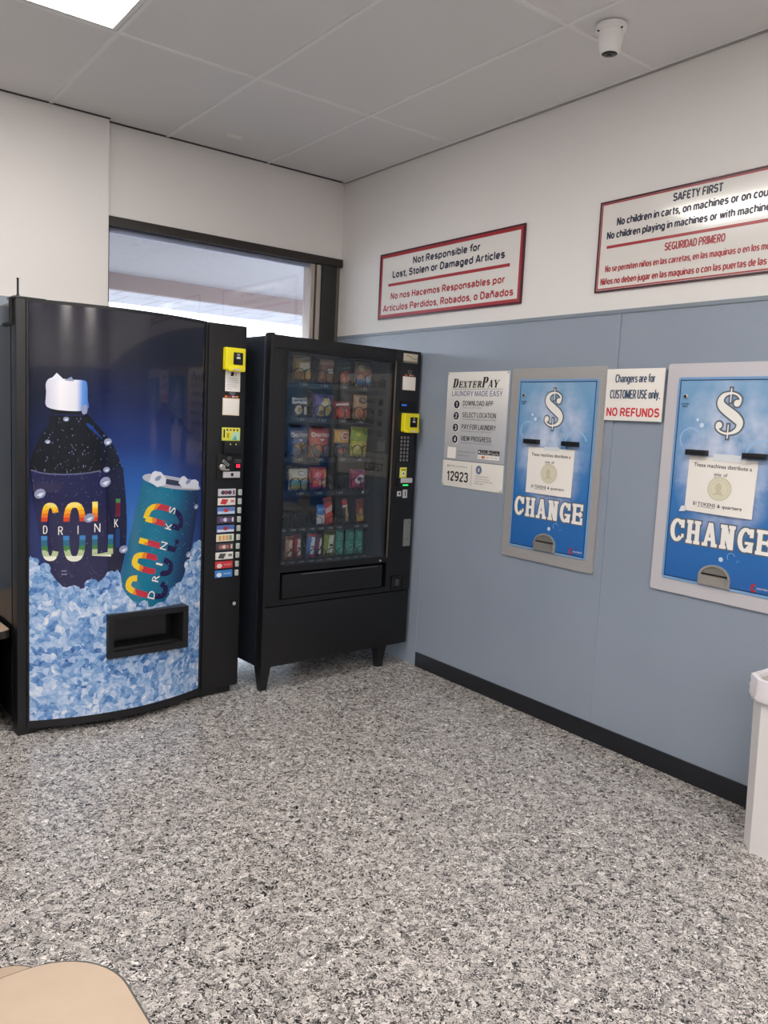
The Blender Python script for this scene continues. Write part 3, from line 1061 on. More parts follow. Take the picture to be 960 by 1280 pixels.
def change_machine(u0, label, framemat, led_red):
    """u0: left edge of the surround on the wall"""
    t = right_wall_thing('change_machine', label, 'change machine', u0 + 0.281, 0.748, 0.007)
    o = (u0 + 0.281, 0, 0.748)
    U = lambda q: u0 + q
    mb = MB()
    # surround plate with rounded corners
    a0, a1, b0, b1, r = U(0), U(0.562), 0.748, 1.658, 0.010
    pts = arc(a1 - r, b0 + r, r, r, -math.pi / 2, 0, 5) + arc(a1 - r, b1 - r, r, r, 0, math.pi / 2, 5) + arc(a0 + r, b1 - r, r, r, math.pi / 2, math.pi, 5) + arc(a0 + r, b0 + r, r, r, math.pi, 1.5 * math.pi, 5)
    mb.prism(pts, -0.010, 0, framemat)
    mb.build('surround', t, org=o)
    fo = (u0 + 0.281, 0, 0.800)
    mb = MB()
    a0, a1, b0, b1, r = U(0.052), U(0.522), 0.802, 1.604, 0.012
    pts = arc(a1 - r, b0 + r, r, r, -math.pi / 2, 0, 4) + arc(a1 - r, b1 - r, r, r, 0, math.pi / 2, 4) + arc(a0 + r, b1 - r, r, r, math.pi / 2, math.pi, 4) + arc(a0 + r, b0 + r, r, r, math.pi, 1.5 * math.pi, 4)
    mb.prism(pts, -0.0135, -0.009, FACEEDGE)
    mb.rect(U(0.062), U(0.512), 0.813, 1.594, -0.0139, BLUEART)
    y = -0.0143
    mb.frame(U(0.0615), U(0.5125), 0.812, 1.5945, 0.004, y, FACELINE)
    # bubbles printed on the face
    for (bu, bz, br, kk) in ((.125, 1.365, .045, 0), (.42, 1.31, .065, 0), (.335, 1.40, .030, 0), (.34, .93, .016, 0), (.17, 1.42, .009, 2), (.15, 1.44, .006, 2), (.30, .915, .009, 2),
                             (.45, 1.20, .016, 0), (.47, 1.46, .011, 0), (.09, 1.19, .011, 0), (.37, .915, .007, 0), (.48, 1.35, .008, 0), (.41, 1.12, .018, 0), (.10, 1.41, .009, 0), (.36, 1.45, .014, 0), (.47, 1.40, .010, 0)):
        if kk == 2:
            mb.ell(U(bu), bz, br, br, y - 0.0001, BUB2, 16)
        else:
            mb.ring(U(bu), bz, br, br, br * .10, y - 0.0001, BUB, 24, 0.3, 3.9)
    dollar(mb, U(0.279), 1.373, 1.561, y - 0.0003)
    # CHANGE in heavy slab capitals
    lw, gp = 0.0605, 0.0105
    serif(mb, 'CHANGE', U(0.075), 0.957, 0.092, lw, gp, (0.0185, 0.0135, 0.0045, 0.013), y - 0.0004, WHITE, outline=(0.0050, GREYOUT))
    mb.line('OUT OF ORDER', U(0.073), U(0.108), 1.4975, 1.5035, y, INK, 0.03)
    mb.line('WHEN LIT', U(0.079), U(0.102), 1.488, 1.494, y, INK, 0.03)
    mb.ell(U(0.438), 0.831, 0.012, 0.017, y, RED, 16)
    mb.ell(U(0.443), 0.832, 0.007, 0.009, y - 0.0002, BLUEART, 12)
    mb.line('standard', U(0.449), U(0.500), 0.829, 0.838, y, mat('pale_print', '#c9c7cf', 0.5), 0.01)
    mb.build('front_panel', t, org=fo).location = (0, 0, 0.052)
    mb = MB()
    mb.lathe([(0.009, 0.0), (0.009, 0.004), (0.007, 0.006)], CHROME, (U(0.090), -0.013, 1.530), 16, 'y')
    mb.lathe([(0.0055, 0.0), (0.0055, 0.008), (0.003, 0.010)], mat('dark_red_lens', '#3a0d1c', 0.2) if led_red else mat('dark_red_lens', '#3a0d1c', 0.2), (U(0.090), -0.013, 1.530), 16, 'y')
    mb.build('indicator', t, org=o)
    for a, b in ((0.123, 0.209), (0.356, 0.442)):
        mb = MB()
        mb.box((U(a), -0.040, 1.303), (U(b), -0.012, 1.325), BLACKS, 0.004)
        mb.box((U(a) + 0.006, -0.0405, 1.311), (U(b) - 0.006, -0.036, 1.316), BLACKM)
        mb.build('bill_slot', t, org=o)
    # coin cup: arched steel mouth with a scoop
    cx = U(0.281)
    arch = arc(cx, 0.838, 0.066, 0.052, 0, math.pi, 16)
    outer = [(cx + .066, 0.806)] + arch + [(cx - .066, 0.806)]
    inner = [(cx + .058, 0.815)] + arc(cx, 0.838, 0.058, 0.044, 0, math.pi, 16) + [(cx - .058, 0.815)]
    mb = MB()
    for i in range(len(outer)):
        j = (i + 1) % len(outer)
        mb.add([(outer[i][0], -.020, outer[i][1]), (outer[j][0], -.020, outer[j][1]), (inner[j][0], -.020, inner[j][1]), (inner[i][0], -.020, inner[i][1]),
                (outer[i][0], -.012, outer[i][1]), (outer[j][0], -.012, outer[j][1]), (inner[i][0], -.012, inner[i][1]), (inner[j][0], -.012, inner[j][1])],
               [(0, 3, 2, 1), (0, 1, 5, 4), (3, 6, 7, 2)], CHROME)
    mb.flat(inner, -0.0142, mat('dim_steel', '#8d8881', 0.4, 0.4))
    mb.rect(cx - .057, cx + .057, .846, .853, -0.0146, BLACKM)
    sc_ = [(cx - .060, -.030, .846), (cx + .060, -.030, .846), (cx + .060, -.024, .810), (cx - .060, -.024, .810), (cx - .062, -.014, .846), (cx + .062, -.014, .846), (cx + .062, -.014, .808), (cx - .062, -.014, .808)]
    mb.add(sc_, [(0, 3, 2, 1), (1, 2, 6, 5), (0, 4, 7, 3), (3, 7, 6, 2), (0, 1, 5, 4)], CHROME)
    mb.add([(cx + .02, -.0305, .846), (cx + .060, -.034, .846), (cx + .045, -.026, .812)], [(0, 2, 1)], CHROME)
    mb.build('coin_cup', t, org=o)


change_machine(1.572, 'blue change machine in a grey steel surround, nearer the snack machine', STEEL, False)
change_machine(2.431, 'blue change machine in a pale steel surround, nearer the white trash bin', STEELP, True)


def notice(u0, z1, tilt, label, tape):
    """letter sheet taped over the front of a change machine; (u0, z1) is its top left corner"""
    w, h = 0.279, 0.2155
    uc, zc = u0 + w / 2, z1 - h / 2
    t = right_wall_thing('paper_notice', label, 'notice', uc, z1 - h, 0.007 + 0.0160)
    mb = MB()
    R = lambda u, z: (u * math.cos(tilt) - z * math.sin(tilt), z * math.cos(tilt) + u * math.sin(tilt) + h / 2)
    nx, nz = 14, 8
    curl = lambda u, z: 0.010 * (0.5 + 0.5 * math.sin(u * 16 + 1.0)) * max(0, -z / h + 0.35)
    vs, fs = [], []
    for j in range(nz + 1):
        for i in range(nx + 1):
            u, z = (i / nx - .5) * w, (j / nz - .5) * h
            q = R(u, z)
            vs.append((q[0], -curl(u, z), q[1]))
    for j in range(nz):
        for i in range(nx):
            a = j * (nx + 1) + i
            fs.append((a, a + 1, a + nx + 2, a + nx + 1))
    mb.add(vs, fs, PAPER)

    def bend(x, z):
        return curl(x, z - h / 2)
    y = -0.0006
    kw = dict(bend=bend, gx=0.02, gz=0.02)
    P = lambda u, z: R(u - w / 2, h / 2 - z)
    mb.text('These machines distribute a', P(.022, .040), P(.258, .040), P(.022, .025), y, INK, 0.012, **kw)
    mb.text('mix', P(.112, .070), P(.142, .070), P(.112, .057), y, INK, 0.012, **kw)
    mb.text('of', P(.150, .070), P(.166, .070), P(.150, .057), y, INK, 0.012, **kw)
    mb.flat([P(.112, .075), P(.142, .075), P(.142, .0735), P(.112, .0735)], y, INK, **kw)
    COIN = mat('pale_gold_coin_print', '#dcd6c0', 0.6)
    COIN2 = mat('gold_coin_print', '#cbc4a8', 0.6)
    c = P(.140, .117)
    mb.ell(c[0], c[1], .050, .046, y, COIN, 28, **kw)
    mb.ring(c[0], c[1], .048, .044, .004, y - .0002, COIN2, 28, **kw)
    mb.ring(c[0], c[1], .036, .033, .002, y - .0002, COIN2, 24, **kw)
    mb.ell(c[0] - .004, c[1] + .004, .014, .018, y - .0002, COIN2, 16, **kw)
    mb.flat([(c[0] - .022, c[1] - .024), (c[0] + .020, c[1] - .024), (c[0] + .006, c[1] - .008), (c[0] - .010, c[1] - .008)], y - .0003, COIN2, **kw)
    for k in range(16):
        a = k * math.pi / 8
        mb.ell(c[0] + .042 * math.cos(a), c[1] + .0385 * math.sin(a), .003, .003, y - .0003, COIN, 6, **kw)
    mb.text('$1', P(.035, .189), P(.050, .189), P(.035, .176), y, INK, 0.012, **kw)
    mb.text('TOKENS', P(.056, .189), P(.132, .189), P(.056, .176), y, INK, 0.012, **kw)
    mb.flat([P(.056, .194), P(.132, .194), P(.132, .1925), P(.056, .1925)], y, INK, **kw)
    mb.text('&', P(.140, .189), P(.153, .189), P(.140, .176), y, INK, 0.012, **kw)
    mb.text('quarters', P(.160, .189), P(.238, .189), P(.160, .176), y, INK, 0.012, **kw)
    mb.build('sheet', t, 60)
    mb = MB()
    if tape:
        q0, q1, q2, q3 = P(.098, .012), P(.212, .012), P(.212, -.014), P(.102, -.014)
        mb.prism([q0, q1, q2, q3], -0.0022, -0.0012, CLEAR)
        mb.build('tape', t)
        mb = MB()
        q0, q1, q2, q3 = P(-.018, .222), P(.008, .218), P(.008, .196), P(-.010, .200)
        mb.prism([q0, q1, q2, q3], -0.0085, -0.0075, CLEAR)
        mb.build('tape', t)
    else:
        q0, q1, q2, q3 = P(.10, .010), P(.19, .010), P(.19, -.006), P(.10, -.006)
        mb.prism([q0, q1, q2, q3], -0.0022, -0.0012, CLEAR)
        mb.build('tape', t)


notice(1.713, 1.2875, 0.0, 'white token notice taped to the change machine nearer the snack machine', False)
notice(2.561, 1.299, -0.012, 'white token notice taped to the change machine nearer the trash bin', True)

t = right_wall_thing('paper_sign', 'small white sign reading Changers are for CUSTOMER USE only and NO REFUNDS', 'sign', 2.28, 1.4265, 0.007 + 0.0145)
o = (2.28, 0, 1.4265)
mb = MB()
mb.box((2.138, -0.003, 1.4265), (2.421, 0, 1.643), PAPER, 0.001)
y = -0.0036
STEELBLUE = mat('steel_blue_print', '#2f4763', 0.5)
mb.line('Changers are for', 2.183, 2.378, 1.585, 1.621, y, STEELBLUE, 0.03)
mb.line('CUSTOMER USE only.', 2.161, 2.406, 1.518, 1.556, y, STEELBLUE, 0.03)
mb.line('NO REFUNDS', 2.149, 2.411, 1.445, 1.480, y, mat('bright_red_print', '#d2353f', 0.5), 0.035)
mb.build('sheet', t, org=o)

# ------------------------------------------------------------------ security camera on the ceiling
t = thing('security_camera', 'white turret security camera on the ceiling above the right wall', 'security camera', (-0.430, -2.352, H - 0.004))
t.scale = (0.86, 0.86, 0.86)
CAMW = mat('white_camera_plastic', '#f1eeeb', 0.4)
mb = MB()
mb.lathe([(0.060, 0.0), (0.064, -0.004), (0.062, -0.022), (0.056, -0.026), (0.03, -0.027)], CAMW, n=32)
mb.build('base', t)
mb = MB()
mb.lathe([(0.050, -0.024), (0.051, -0.045), (0.049, -0.075), (0.045, -0.098), (0.040, -0.112), (0.036, -0.115)], CAMW, n=32)
mb.build('housing', t)
mb = MB()
tiltm = Matrix.Translation((0, 0, -0.1135)) @ Matrix.Rotation(math.radians(5), 4, Vector((1, -1, 0))) 
mb.lathe([(0.033, 0.004), (0.033, -0.002), (0.029, -0.005), (0.016, -0.006)], BLACKS, n=28, fn=lambda p: tuple(tiltm @ p))
mb.lathe([(0.013, -0.004), (0.012, -0.009), (0.006, -0.010)], SCREEN, n=20, fn=lambda p: tuple(tiltm @ p))
mb.build('lens', t)
for k in range(3):
    a = k * 2.09 + 0.5
    mb = MB()
    mb.lathe([(0.005, -0.0235), (0.005, -0.028), (0.002, -0.029)], BLACKM, (0.055 * math.cos(a), 0.055 * math.sin(a), 0), 10)
    mb.build('screw', t)

# ------------------------------------------------------------------ trash bin by the right wall
t = thing('trash_bin', 'tall white trash bin with a white liner against the blue panelling', 'trash bin', (-0.180, -3.315, 0))
t.scale = (1, 1, 0.965)


def oct_loop(hx, hy, c, z):
    p = [(hx, hy - c), (hx - c, hy), (-hx + c, hy), (-hx, hy - c), (-hx, -hy + c), (-hx + c, -hy), (hx - c, -hy), (hx, -hy + c)]
    return [(q[0], q[1], z) for q in p]


mb = MB()
B0, T0 = (0.132, 0.262), (0.148, 0.276)
mb.rings([oct_loop(B0[0], B0[1], .045, 0.0), oct_loop(T0[0], T0[1], .055, 0.575)], BINW, True, False)
mb.rings([oct_loop(T0[0], T0[1], .055, 0.575), oct_loop(T0[0] + .007, T0[1] + .007, .056, 0.578), oct_loop(T0[0] + .009, T0[1] + .009, .057, 0.610), oct_loop(T0[0] + .004, T0[1] + .004, .056, 0.616),
          oct_loop(T0[0] - .006, T0[1] - .006, .054, 0.612)], BINW, False, False)
mb.build('body', t, 25)
mb = MB()
loops = []
rr = random.Random(3)
for (e, z) in ((-.010, 0.12), (-.006, 0.45), (-.004, 0.600), (.002, .619), (.0105, .617), (.0115, .606), (.0100, .597), (.0125, .580), (.0105, .565), (.0130, .552), (.0095, .540)):
    base_ = oct_loop(T0[0] + e - (0.02 if z < .2 else 0), T0[1] + e - (0.03 if z < .2 else 0), .055, z)
    lp = []
    for i in range(8):
        a, b = Vector(base_[i]), Vector(base_[(i + 1) % 8])
        for k in range(6):
            q = a.lerp(b, k / 6)
            if z < .60 and e > .009:
                d = Vector((q.x, q.y, 0)).normalized()
                q = q + d * rr.uniform(-.001, .004) + Vector((0, 0, rr.uniform(-.006, .006)))
            lp.append(tuple(q))
    loops.append(lp)
mb.rings(loops[:3], LINERIN, True, False)
mb.rings(loops[2:], LINER, False, False)
mb.build('liner', t, 70)

# ------------------------------------------------------------------ drinks machine
DW, DH, DD = 1.040, 1.790, 0.80
DANG = 0.0583
dm = thing('drinks_machine', 'black drinks vending machine with a bottle and can in ice on its bowed front', 'vending machine', (-2.113, -0.905, 0), DANG)
mb = MB()
mb.box((0.0, 0.075, 0.035), (DW, DD, 1.775), SIDE, 0.006)
mb.box((0.004, 0.060, 0.05), (DW - .004, 0.08, 1.765), BLACKM)
mb.build('cabinet', dm)
mb = MB()
mb.box((0.0, 0.0, 0.035), (DW, 0.065, DH), BLACK, 0.006)
mb.box((0.0, -0.002, 0.0), (0.075, 0.06, 0.075), BLACK, 0.004)
mb.build('door', dm)
mb = MB()
mb.box((0.05, 0.02, 0.0), (DW - 0.03, DD - 0.03, 0.030), BLACKS, 0.004)
mb.box((0.80, 0.06, 0.028), (0.96, 0.20, 0.036), BLACKM)
mb.build('base', dm)

PX0, PX1, PZ0, PZ1, BOW = 0.042, 0.822, 0.058, 1.778, 0.085


def bow(x, z=0):
    return BOW * max(0.0, 1 - ((x - 0.432) / 0.39) ** 2)


m, tt = ptex('blue_night_print', 0.10, coat=0.6)
px, py, pz = tt.sep()
gx_ = tt.math('MULTIPLY', tt.math('SUBTRACT', px, 0.47), 1.55)
gz_ = tt.math('MULTIPLY', tt.math('SUBTRACT', pz, 0.80), 1.25)
rr_ = tt.math('SQRT', tt.math('ADD', tt.math('MULTIPLY', gx_, gx_), tt.math('MULTIPLY', gz_, gz_)))
rr_ = tt.math('ADD', rr_, tt.math('MULTIPLY', tt.math('SUBTRACT', tt.noise(3, 3).outputs['Fac'], .5), .18))
tt.color(tt.ramp(rr_, [(0.10, '#2f72c4'), (0.34, '#2058a8'), (0.55, '#142f74'), (0.74, '#0f1a4a'), (0.98, '#0a0c22')]))
NIGHT = m
m, tt = ptex('crushed_ice_print', 0.12, coat=0.5)
wv = tt.mix(0.07, tt.mapping(scale=(1, 0, 1)), tt.noise(14, 3).outputs['Color'], 'ADD')
va = tt.voro(42, vec=wv)
vb = tt.voro(80, vec=wv)
nz_ = tt.noise(5, 4)
vd = tt.math('ADD', tt.math('MULTIPLY', tt.sep(va.outputs['Color'])[0], .42), tt.math('MULTIPLY', tt.sep(vb.outputs['Color'])[1], .22))
vd = tt.math('ADD', vd, tt.math('MULTIPLY', nz_.outputs['Fac'], .62))
vd = tt.math('SUBTRACT', vd, tt.math('MULTIPLY', va.outputs['Distance'], .12))
tt.color(tt.ramp(vd, [(0.18, '#1b4185'), (0.34, '#4a7dbf'), (0.50, '#7ba3d6'), (0.66, '#a6c2e6'), (0.82, '#cbd9f0'), (0.95, '#f3f5fb')]))
ICE = m
BOTTLE = mat('black_bottle_print', '#0d0b12', 0.10, coat=0.6)
BOTTLE2 = mat('dark_bottle_side_print', '#0b0f20', 0.10, coat=0.6)
LABELN = mat('navy_label_print', '#1b1c4a', 0.12, coat=0.6)
LABELD = mat('deep_navy_label_print', '#121437', 0.12, coat=0.6)
m, tt = ptex('white_cap_print', 0.2, coat=0.4)
tt.color(tt.ramp(tt.math('MULTIPLY', tt.math('SUBTRACT', tt.sep()[0], 0.10), 6.3), [(0.0, '#c6c8dd'), (0.35, '#eeecf4'), (0.72, '#dcdcea'), (0.86, '#5a8fd8'), (1.0, '#3a6fc0')]))
CAPW = m
m, tt = ptex('teal_can_print', 0.12, coat=0.6)
cx_ = tt.math('SUBTRACT', tt.sep()[0], tt.math('MULTIPLY', tt.math('SUBTRACT', tt.sep()[2], 0.55), 0.18))
tt.color(tt.ramp(tt.math('MULTIPLY', tt.math('SUBTRACT', cx_, 0.38), 3.0), [(0.0, '#16678c'), (0.35, '#1a7f9f'), (0.65, '#146a90'), (0.85, '#0e3f6c'), (1.0, '#0b2450')]))
CANT = m
CANRIM = mat('silver_can_rim_print', '#b9bccc', 0.15)
DROP = mat('pale_droplet_print', '#666a8c', 0.15)
DROP2 = mat('teal_droplet_print', '#5fb0c6', 0.15)
CUBE = mat('clear_ice_print', '#dfe3f0', 0.15)
CUBE2 = mat('grey_ice_print', '#8e97b8', 0.15)
FIRE = [mat('print_' + k, c, 0.15) for k, c in (('red_orange', '#d8451f'), ('orange', '#ec7a1c'), ('amber', '#f6a81e'), ('yellow', '#f9cf2e'), ('pale_yellow', '#fbe27a'))]
LAND = [mat('print_' + k, c, 0.15) for k, c in (('ivory', '#eeeedd'), ('pale_green', '#b7c79a'), ('green', '#3f7f45'), ('deep_teal', '#2b6a86'), ('sky_blue', '#3d86c8'))]
CANC = [mat('print_' + k, c, 0.15) for k, c in (('plum', '#241a4e'), ('crimson', '#c93a4a'), ('can_orange', '#ee8a2a'), ('can_yellow', '#f6cf2c'))]
SCALE_X = [0.305, 0.365]
HOLE = (0.352, 0.698, 0.318, 0.482)
mb = MB()
kw = dict(bend=bow, gx=0.02)
mb.rect(PX0, PX1, PZ0, PZ1, -0.004, NIGHT, hole=HOLE, **kw)
# top and bottom of the bowed shell and the black lip under it
for za in (PZ0, PZ1):
    xs_ = [PX0 + (PX1 - PX0) * i / 40 for i in range(41)]
    mb.add([(q, -0.004 - bow(q), za) for q in xs_] + [(PX1, 0.0, za), (PX0, 0.0, za)], [tuple(range(43))], BLACK)


def P(*pts):
    return [tuple(q) for q in pts]


def smooth(pts, k=4):
    """closed Catmull-Rom through points"""
    out = []
    n_ = len(pts)
    for i in range(n_):
        a, b, c, d = (Vector(pts[(i + j - 1) % n_]) for j in range(4))
        for q in range(k):
            u = q / k
            v = 0.5 * ((2 * b) + (c - a) * u + (2 * a - 5 * b + 4 * c - d) * u * u + (3 * b - a - 3 * c + d) * u ** 3)
            out.append((v[0], v[1]))
    return out


L1, L2, L3, L4, L5, L6 = (-0.004 - 0.0006 * i for i in range(1, 7))
bottle = smooth([(0.13, 1.350), (0.243, 1.350), (0.285, 1.313), (0.337, 1.255), (0.38, 1.182), (0.402, 1.101), (0.417, 0.987), (0.422, 0.848), (0.41, 0.727), (0.375, 0.64), (0.264, 0.600),
                 (0.18, 0.590), (0.131, 0.646), (0.102, 0.741), (0.074, 0.907), (0.054, 1.054), (0.049, 1.129), (0.063, 1.194), (0.09, 1.256), (0.122, 1.315)])
mb.flat(bottle, L1, BOTTLE, **kw)
mb.flat(smooth([(0.266, 1.325), (0.337, 1.255), (0.38, 1.182), (0.402, 1.101), (0.417, 0.987), (0.422, 0.848), (0.41, 0.727), (0.362, 0.654), (0.33, 0.636), (0.322, 0.90), (0.319, 1.074), (0.305, 1.208)], 3), L2, BOTTLE2, **kw)
mb.flat(P((0.126, 1.372), (0.246, 1.372), (0.248, 1.335), (0.124, 1.335)), L2, BOTTLE, **kw)
mb.rect(0.130, 0.244, 1.336, 1.342, L3, LABELN, **kw)
label = [(0.052, 1.109), (0.08, 1.100), (0.113, 1.095), (0.165, 1.0935), (0.215, 1.096), (0.265, 1.102), (0.309, 1.111), (0.402, 1.128), (0.417, 0.987), (0.422, 0.848), (0.41, 0.727), (0.375, 0.645), (0.264, 0.602), (0.18, 0.594),
         (0.131, 0.646), (0.102, 0.741), (0.074, 0.907)]
mb.flat(label, L3, LABELN, **kw)
mb.flat(P((0.330, 1.114), (0.402, 1.128), (0.417, 0.987), (0.422, 0.848), (0.41, 0.727), (0.375, 0.645), (0.345, 0.632), (0.340, 0.90)), L4, LABELD, **kw)
for i in range(6):      # pale rim of the label
    a, b = label[i], label[i + 1]
    mb.flat(P(a, b, (b[0], b[1] + .005), (a[0], a[1] + .005)), L4, DROP, **kw)
mb.flat(smooth([(0.252, 1.310), (0.272, 1.300), (0.312, 1.252), (0.314, 1.244), (0.285, 1.270), (0.256, 1.296)], 3), L3, mat('blue_glint_print', '#173a80', 0.15), **kw)
mb.flat(smooth([(0.108, 1.368), (0.106, 1.42), (0.104, 1.462), (0.125, 1.486), (0.185, 1.482), (0.243, 1.482), (0.255, 1.462), (0.256, 1.41), (0.256, 1.366), (0.185, 1.356)], 4), L4, CAPW, **kw)
mb.flat(P((0.118, 1.476), (0.142, 1.506), (0.168, 1.480)), L5, CUBE, **kw)
mb.flat(P((0.168, 1.478), (0.195, 1.494), (0.205, 1.476)), L5, CUBE2, **kw)
mb.flat(smooth([(0.232, 1.372), (0.252, 1.385), (0.254, 1.352), (0.238, 1.345)], 3), L5, CUBE2, **kw)


def sup(cx, cz, rx, rz, a0, a1, n_=20, e=3.2):
    out = []
    for i in range(n_ + 1):
        a = math.radians(a0 + (a1 - a0) * i / n_)
        c, s_ = math.cos(a), math.sin(a)
        k = (abs(c) ** e + abs(s_) ** e) ** (-1 / e)
        out.append((cx + rx * c * k, cz + rz * s_ * k))
    return out


def lettering(word_paths, A, w, y, pick):
    """strokes of tall rounded letters; A maps unit coordinates to the panel"""
    for path in word_paths:
        for i, p in enumerate(stroke([A(q) for q in path], w)):
            mb.flat(p, y - 0.000003 * i, None, bend=bow, gx=0.02, gz=0.0085, pick=pick)


def fire(c):
    f = (c.z - 0.735) / 0.245
    if f > 0.68:
        return FIRE[min(4, int((f - 0.68) / 0.064))]
    if f < 0.44:
        return LAND[max(0, min(4, int(f / 0.088)))]
    return LABELN


def box_map(x0, x1, z0, z1):
    return lambda q: (x0 + (x1 - x0) * q[0], z0 + (z1 - z0) * q[1])


CP = [sup(.5, .5, .5, .5, 40, 320, 26)]
OP = [sup(.5, .5, .5, .5, 0, 360, 30)]
LP = [[(0.0, 1.04), (0.0, 0.0), (1.05, 0.0)], [(1.0, 0.0), (1.0, 0.42)]]
DP = [[(0, 0), (0, 1)], sup(0, .5, 1, .5, 90, -90, 16)]
lettering(CP, box_map(.098, .142, .748, .968), .022, L4, fire)
lettering(OP, box_map(.178, .240, .744, .970), .023, L4, fire)
lettering(LP, box_map(.288, .352, .758, .975), .022, L4 - .0002, fire)


def dim(c):
    f = (c.z - 0.775) / 0.235
    if f > .62:
        return LAND[2] if f > .86 else mat('print_dark_red', '#6a2038', 0.15)
    if f < .40:
        return mat('print_dusk_blue', '#1f3a70', 0.15)
    return LABELD


lettering(DP[:1], box_map(.382, .415, .785, .995), .020, L5, dim)
for ch, x0, x1, z in (('D', .093, .110, .850), ('R', .147, .166, .846), ('I', .219, .225, .848), ('N', .283, .312, .855), ('K', .366, .384, .872)):
    mb.line(ch, x0, x1, z, z + .036, L6, WHITE, 0.0, bend=bow, gx=0.02)
mb.rect(.160, .180, .690, .698, L5, DROP, **kw)
mb.rect(.160, .182, .678, .682, L5, CUBE2, **kw)

# the can, leaning in the ice
can = [(0.492, 1.080), (0.538, 1.055), (0.641, 1.030), (0.793, 1.016), (0.791, 0.913), (0.755, 0.728), (0.711, 0.565), (0.66, 0.52), (0.609, 0.49), (0.50, 0.49), (0.42, 0.535), (0.39, 0.581), (0.403, 0.675), (0.44, 0.847)]
mb.flat(can, L1 - .0001, CANT, **kw)
mb.flat(smooth([(0.490, 1.082), (0.522, 1.100), (0.64, 1.085), (0.756, 1.060), (0.797, 1.036), (0.793, 1.016), (0.641, 1.030), (0.538, 1.055)], 3), L2, CANRIM, **kw)
mb.flat(smooth([(0.53, 1.085), (0.64, 1.070), (0.76, 1.046), (0.74, 1.036), (0.641, 1.046), (0.55, 1.066)], 3), L3, mat('dark_can_top_print', '#3a4258', 0.15), **kw)
ro, rd, td = Vector((.606, .512)), Vector((.111, .415)), Vector((-.192, .062))


def can_map(q):
    v = ro + rd * q[0] + td * q[1]
    return (v[0], v[1])


def can_pick(c):
    rel = Vector((c.x, c.z)) - ro
    det = rd[0] * td[1] - rd[1] * td[0]
    f = (rd[0] * rel[1] - rd[1] * rel[0]) / det
    if f > .82:
        return CANC[3]
    if f > .74:
        return CANC[2]
    if f > .45:
        return CANC[1]
    return CANC[0] if f < .27 else CANT


def sub_map(a, b):
    return lambda q: can_map((a + (b - a) * q[0], .04 + .93 * q[1]))


lettering([sup(.5, .5, .5, .5, 36, 324, 24)], sub_map(.05, .20), .026, L3, can_pick)
lettering([sup(.5, .5, .5, .5, 0, 360, 28)], sub_map(.295, .44), .026, L3, can_pick)
lettering([[(0, 1.02), (0, 0), (1, 0)]], sub_map(.57, .68), .026, L3, can_pick)
lettering(DP, sub_map(.80, .96), .026, L3 - .0002, can_pick)
for ch, a, b in (('D', .02, .10), ('R', .20, .27), ('I', .375, .395), ('N', .54, .62), ('K', .755, .825), ('S', .925, .995)):
    mb.text(ch, can_map((a, .285)), can_map((b, .285)), can_map((a, .455)), L5, WHITE, 0.0, bend=bow, gx=0.02)
# droplets
rg = random.Random(11)


def inside(p, poly):
    c = False
    for i in range(len(poly)):
        a, b = poly[i], poly[i - 1]
        if (a[1] > p[1]) != (b[1] > p[1]) and p[0] < (b[0] - a[0]) * (p[1] - a[1]) / (b[1] - a[1]) + a[0]:
            c = not c
    return c


k = 0
while k < 260:
    p = (rg.uniform(.05, .42), rg.uniform(.62, 1.33))
    if inside(p, bottle) and not (.70 < p[1] < 1.0 and rg.random() < .6):
        r = rg.uniform(.0008, .0021) * (1.25 if p[1] > 1.1 else .9)
        mb.ell(p[0], p[1], r, r * rg.uniform(1, 1.8), L6, DROP, 6, bend=bow)
        k += 1
k = 0
while k < 120:
    p = (rg.uniform(.40, .79), rg.uniform(.55, 1.04))
    if inside(p, can):
        r = rg.uniform(.0009, .0022)
        mb.ell(p[0], p[1], r, r * 1.3, L6, DROP2, 6, bend=bow)
        k += 1
for cx, cz, r, ro_ in ((.337, 1.235, .017, .5), (.333, 1.118, .014, .2), (.328, 1.066, .024, .8), (.176, 1.322, .011, .2), (.11, 1.228, .010, 0), (.083, 1.016, .022, .9), (.265, .915, .022, .6), (.408, .775, .020, .3), (.78, .94, .014, 0), (.74, .72, .016, .4)):
    mb.ell(cx, cz, r, r * .85, L6, CUBE2, 10, ro_, bend=bow, gx=.02)
    mb.flat([(cx - r * .5, cz - r * .3), (cx + r * .1, cz - r * .6), (cx + r * .7, cz + r * .2), (cx, cz + .1 * r)], L6 - .0004, CUBE, bend=bow, gx=.02)
# crushed ice along the bottom
ice = [(PX0, .741), (.050, .760), (.066, .731), (.085, .715), (.100, .722), (.118, .694), (.142, .655), (.165, .628), (.187, .622), (.225, .614), (.248, .618), (.262, .637), (.285, .648), (.302, .637), (.322, .655),
       (.345, .674), (.362, .668), (.382, .690), (.397, .664), (.404, .610), (.426, .573), (.45, .545), (.47, .537), (.50, .512), (.548, .505), (.575, .520), (.609, .520), (.63, .545), (.656, .560), (.672, .595), (.70, .600), (.715, .625),
       (.728, .668), (.747, .690), (.752, .735), (.765, .765), (.785, .760), (.80, .782), (PX1, .775), (PX1, PZ0), (PX0, PZ0)]
for i in range(len(ice) - 3):
    a, b = ice[i], ice[i + 1]
    mb.flat([(a[0], PZ0), (b[0], PZ0), b, a], L5, ICE, hole=HOLE, gz=.03, **kw)
for cx, cz, r in ((.10, .705, .022), (.275, .632, .024), (.355, .655, .026), (.66, .56, .024), (.735, .675, .02), (.785, .755, .022), (.20, .60, .03), (.06, .735, .018), (.50, .515, .024)):
    mb.ell(cx, cz, r * 1.2, r, L6, ICE, 9, rg.uniform(0, 2), bend=bow, gx=.02)
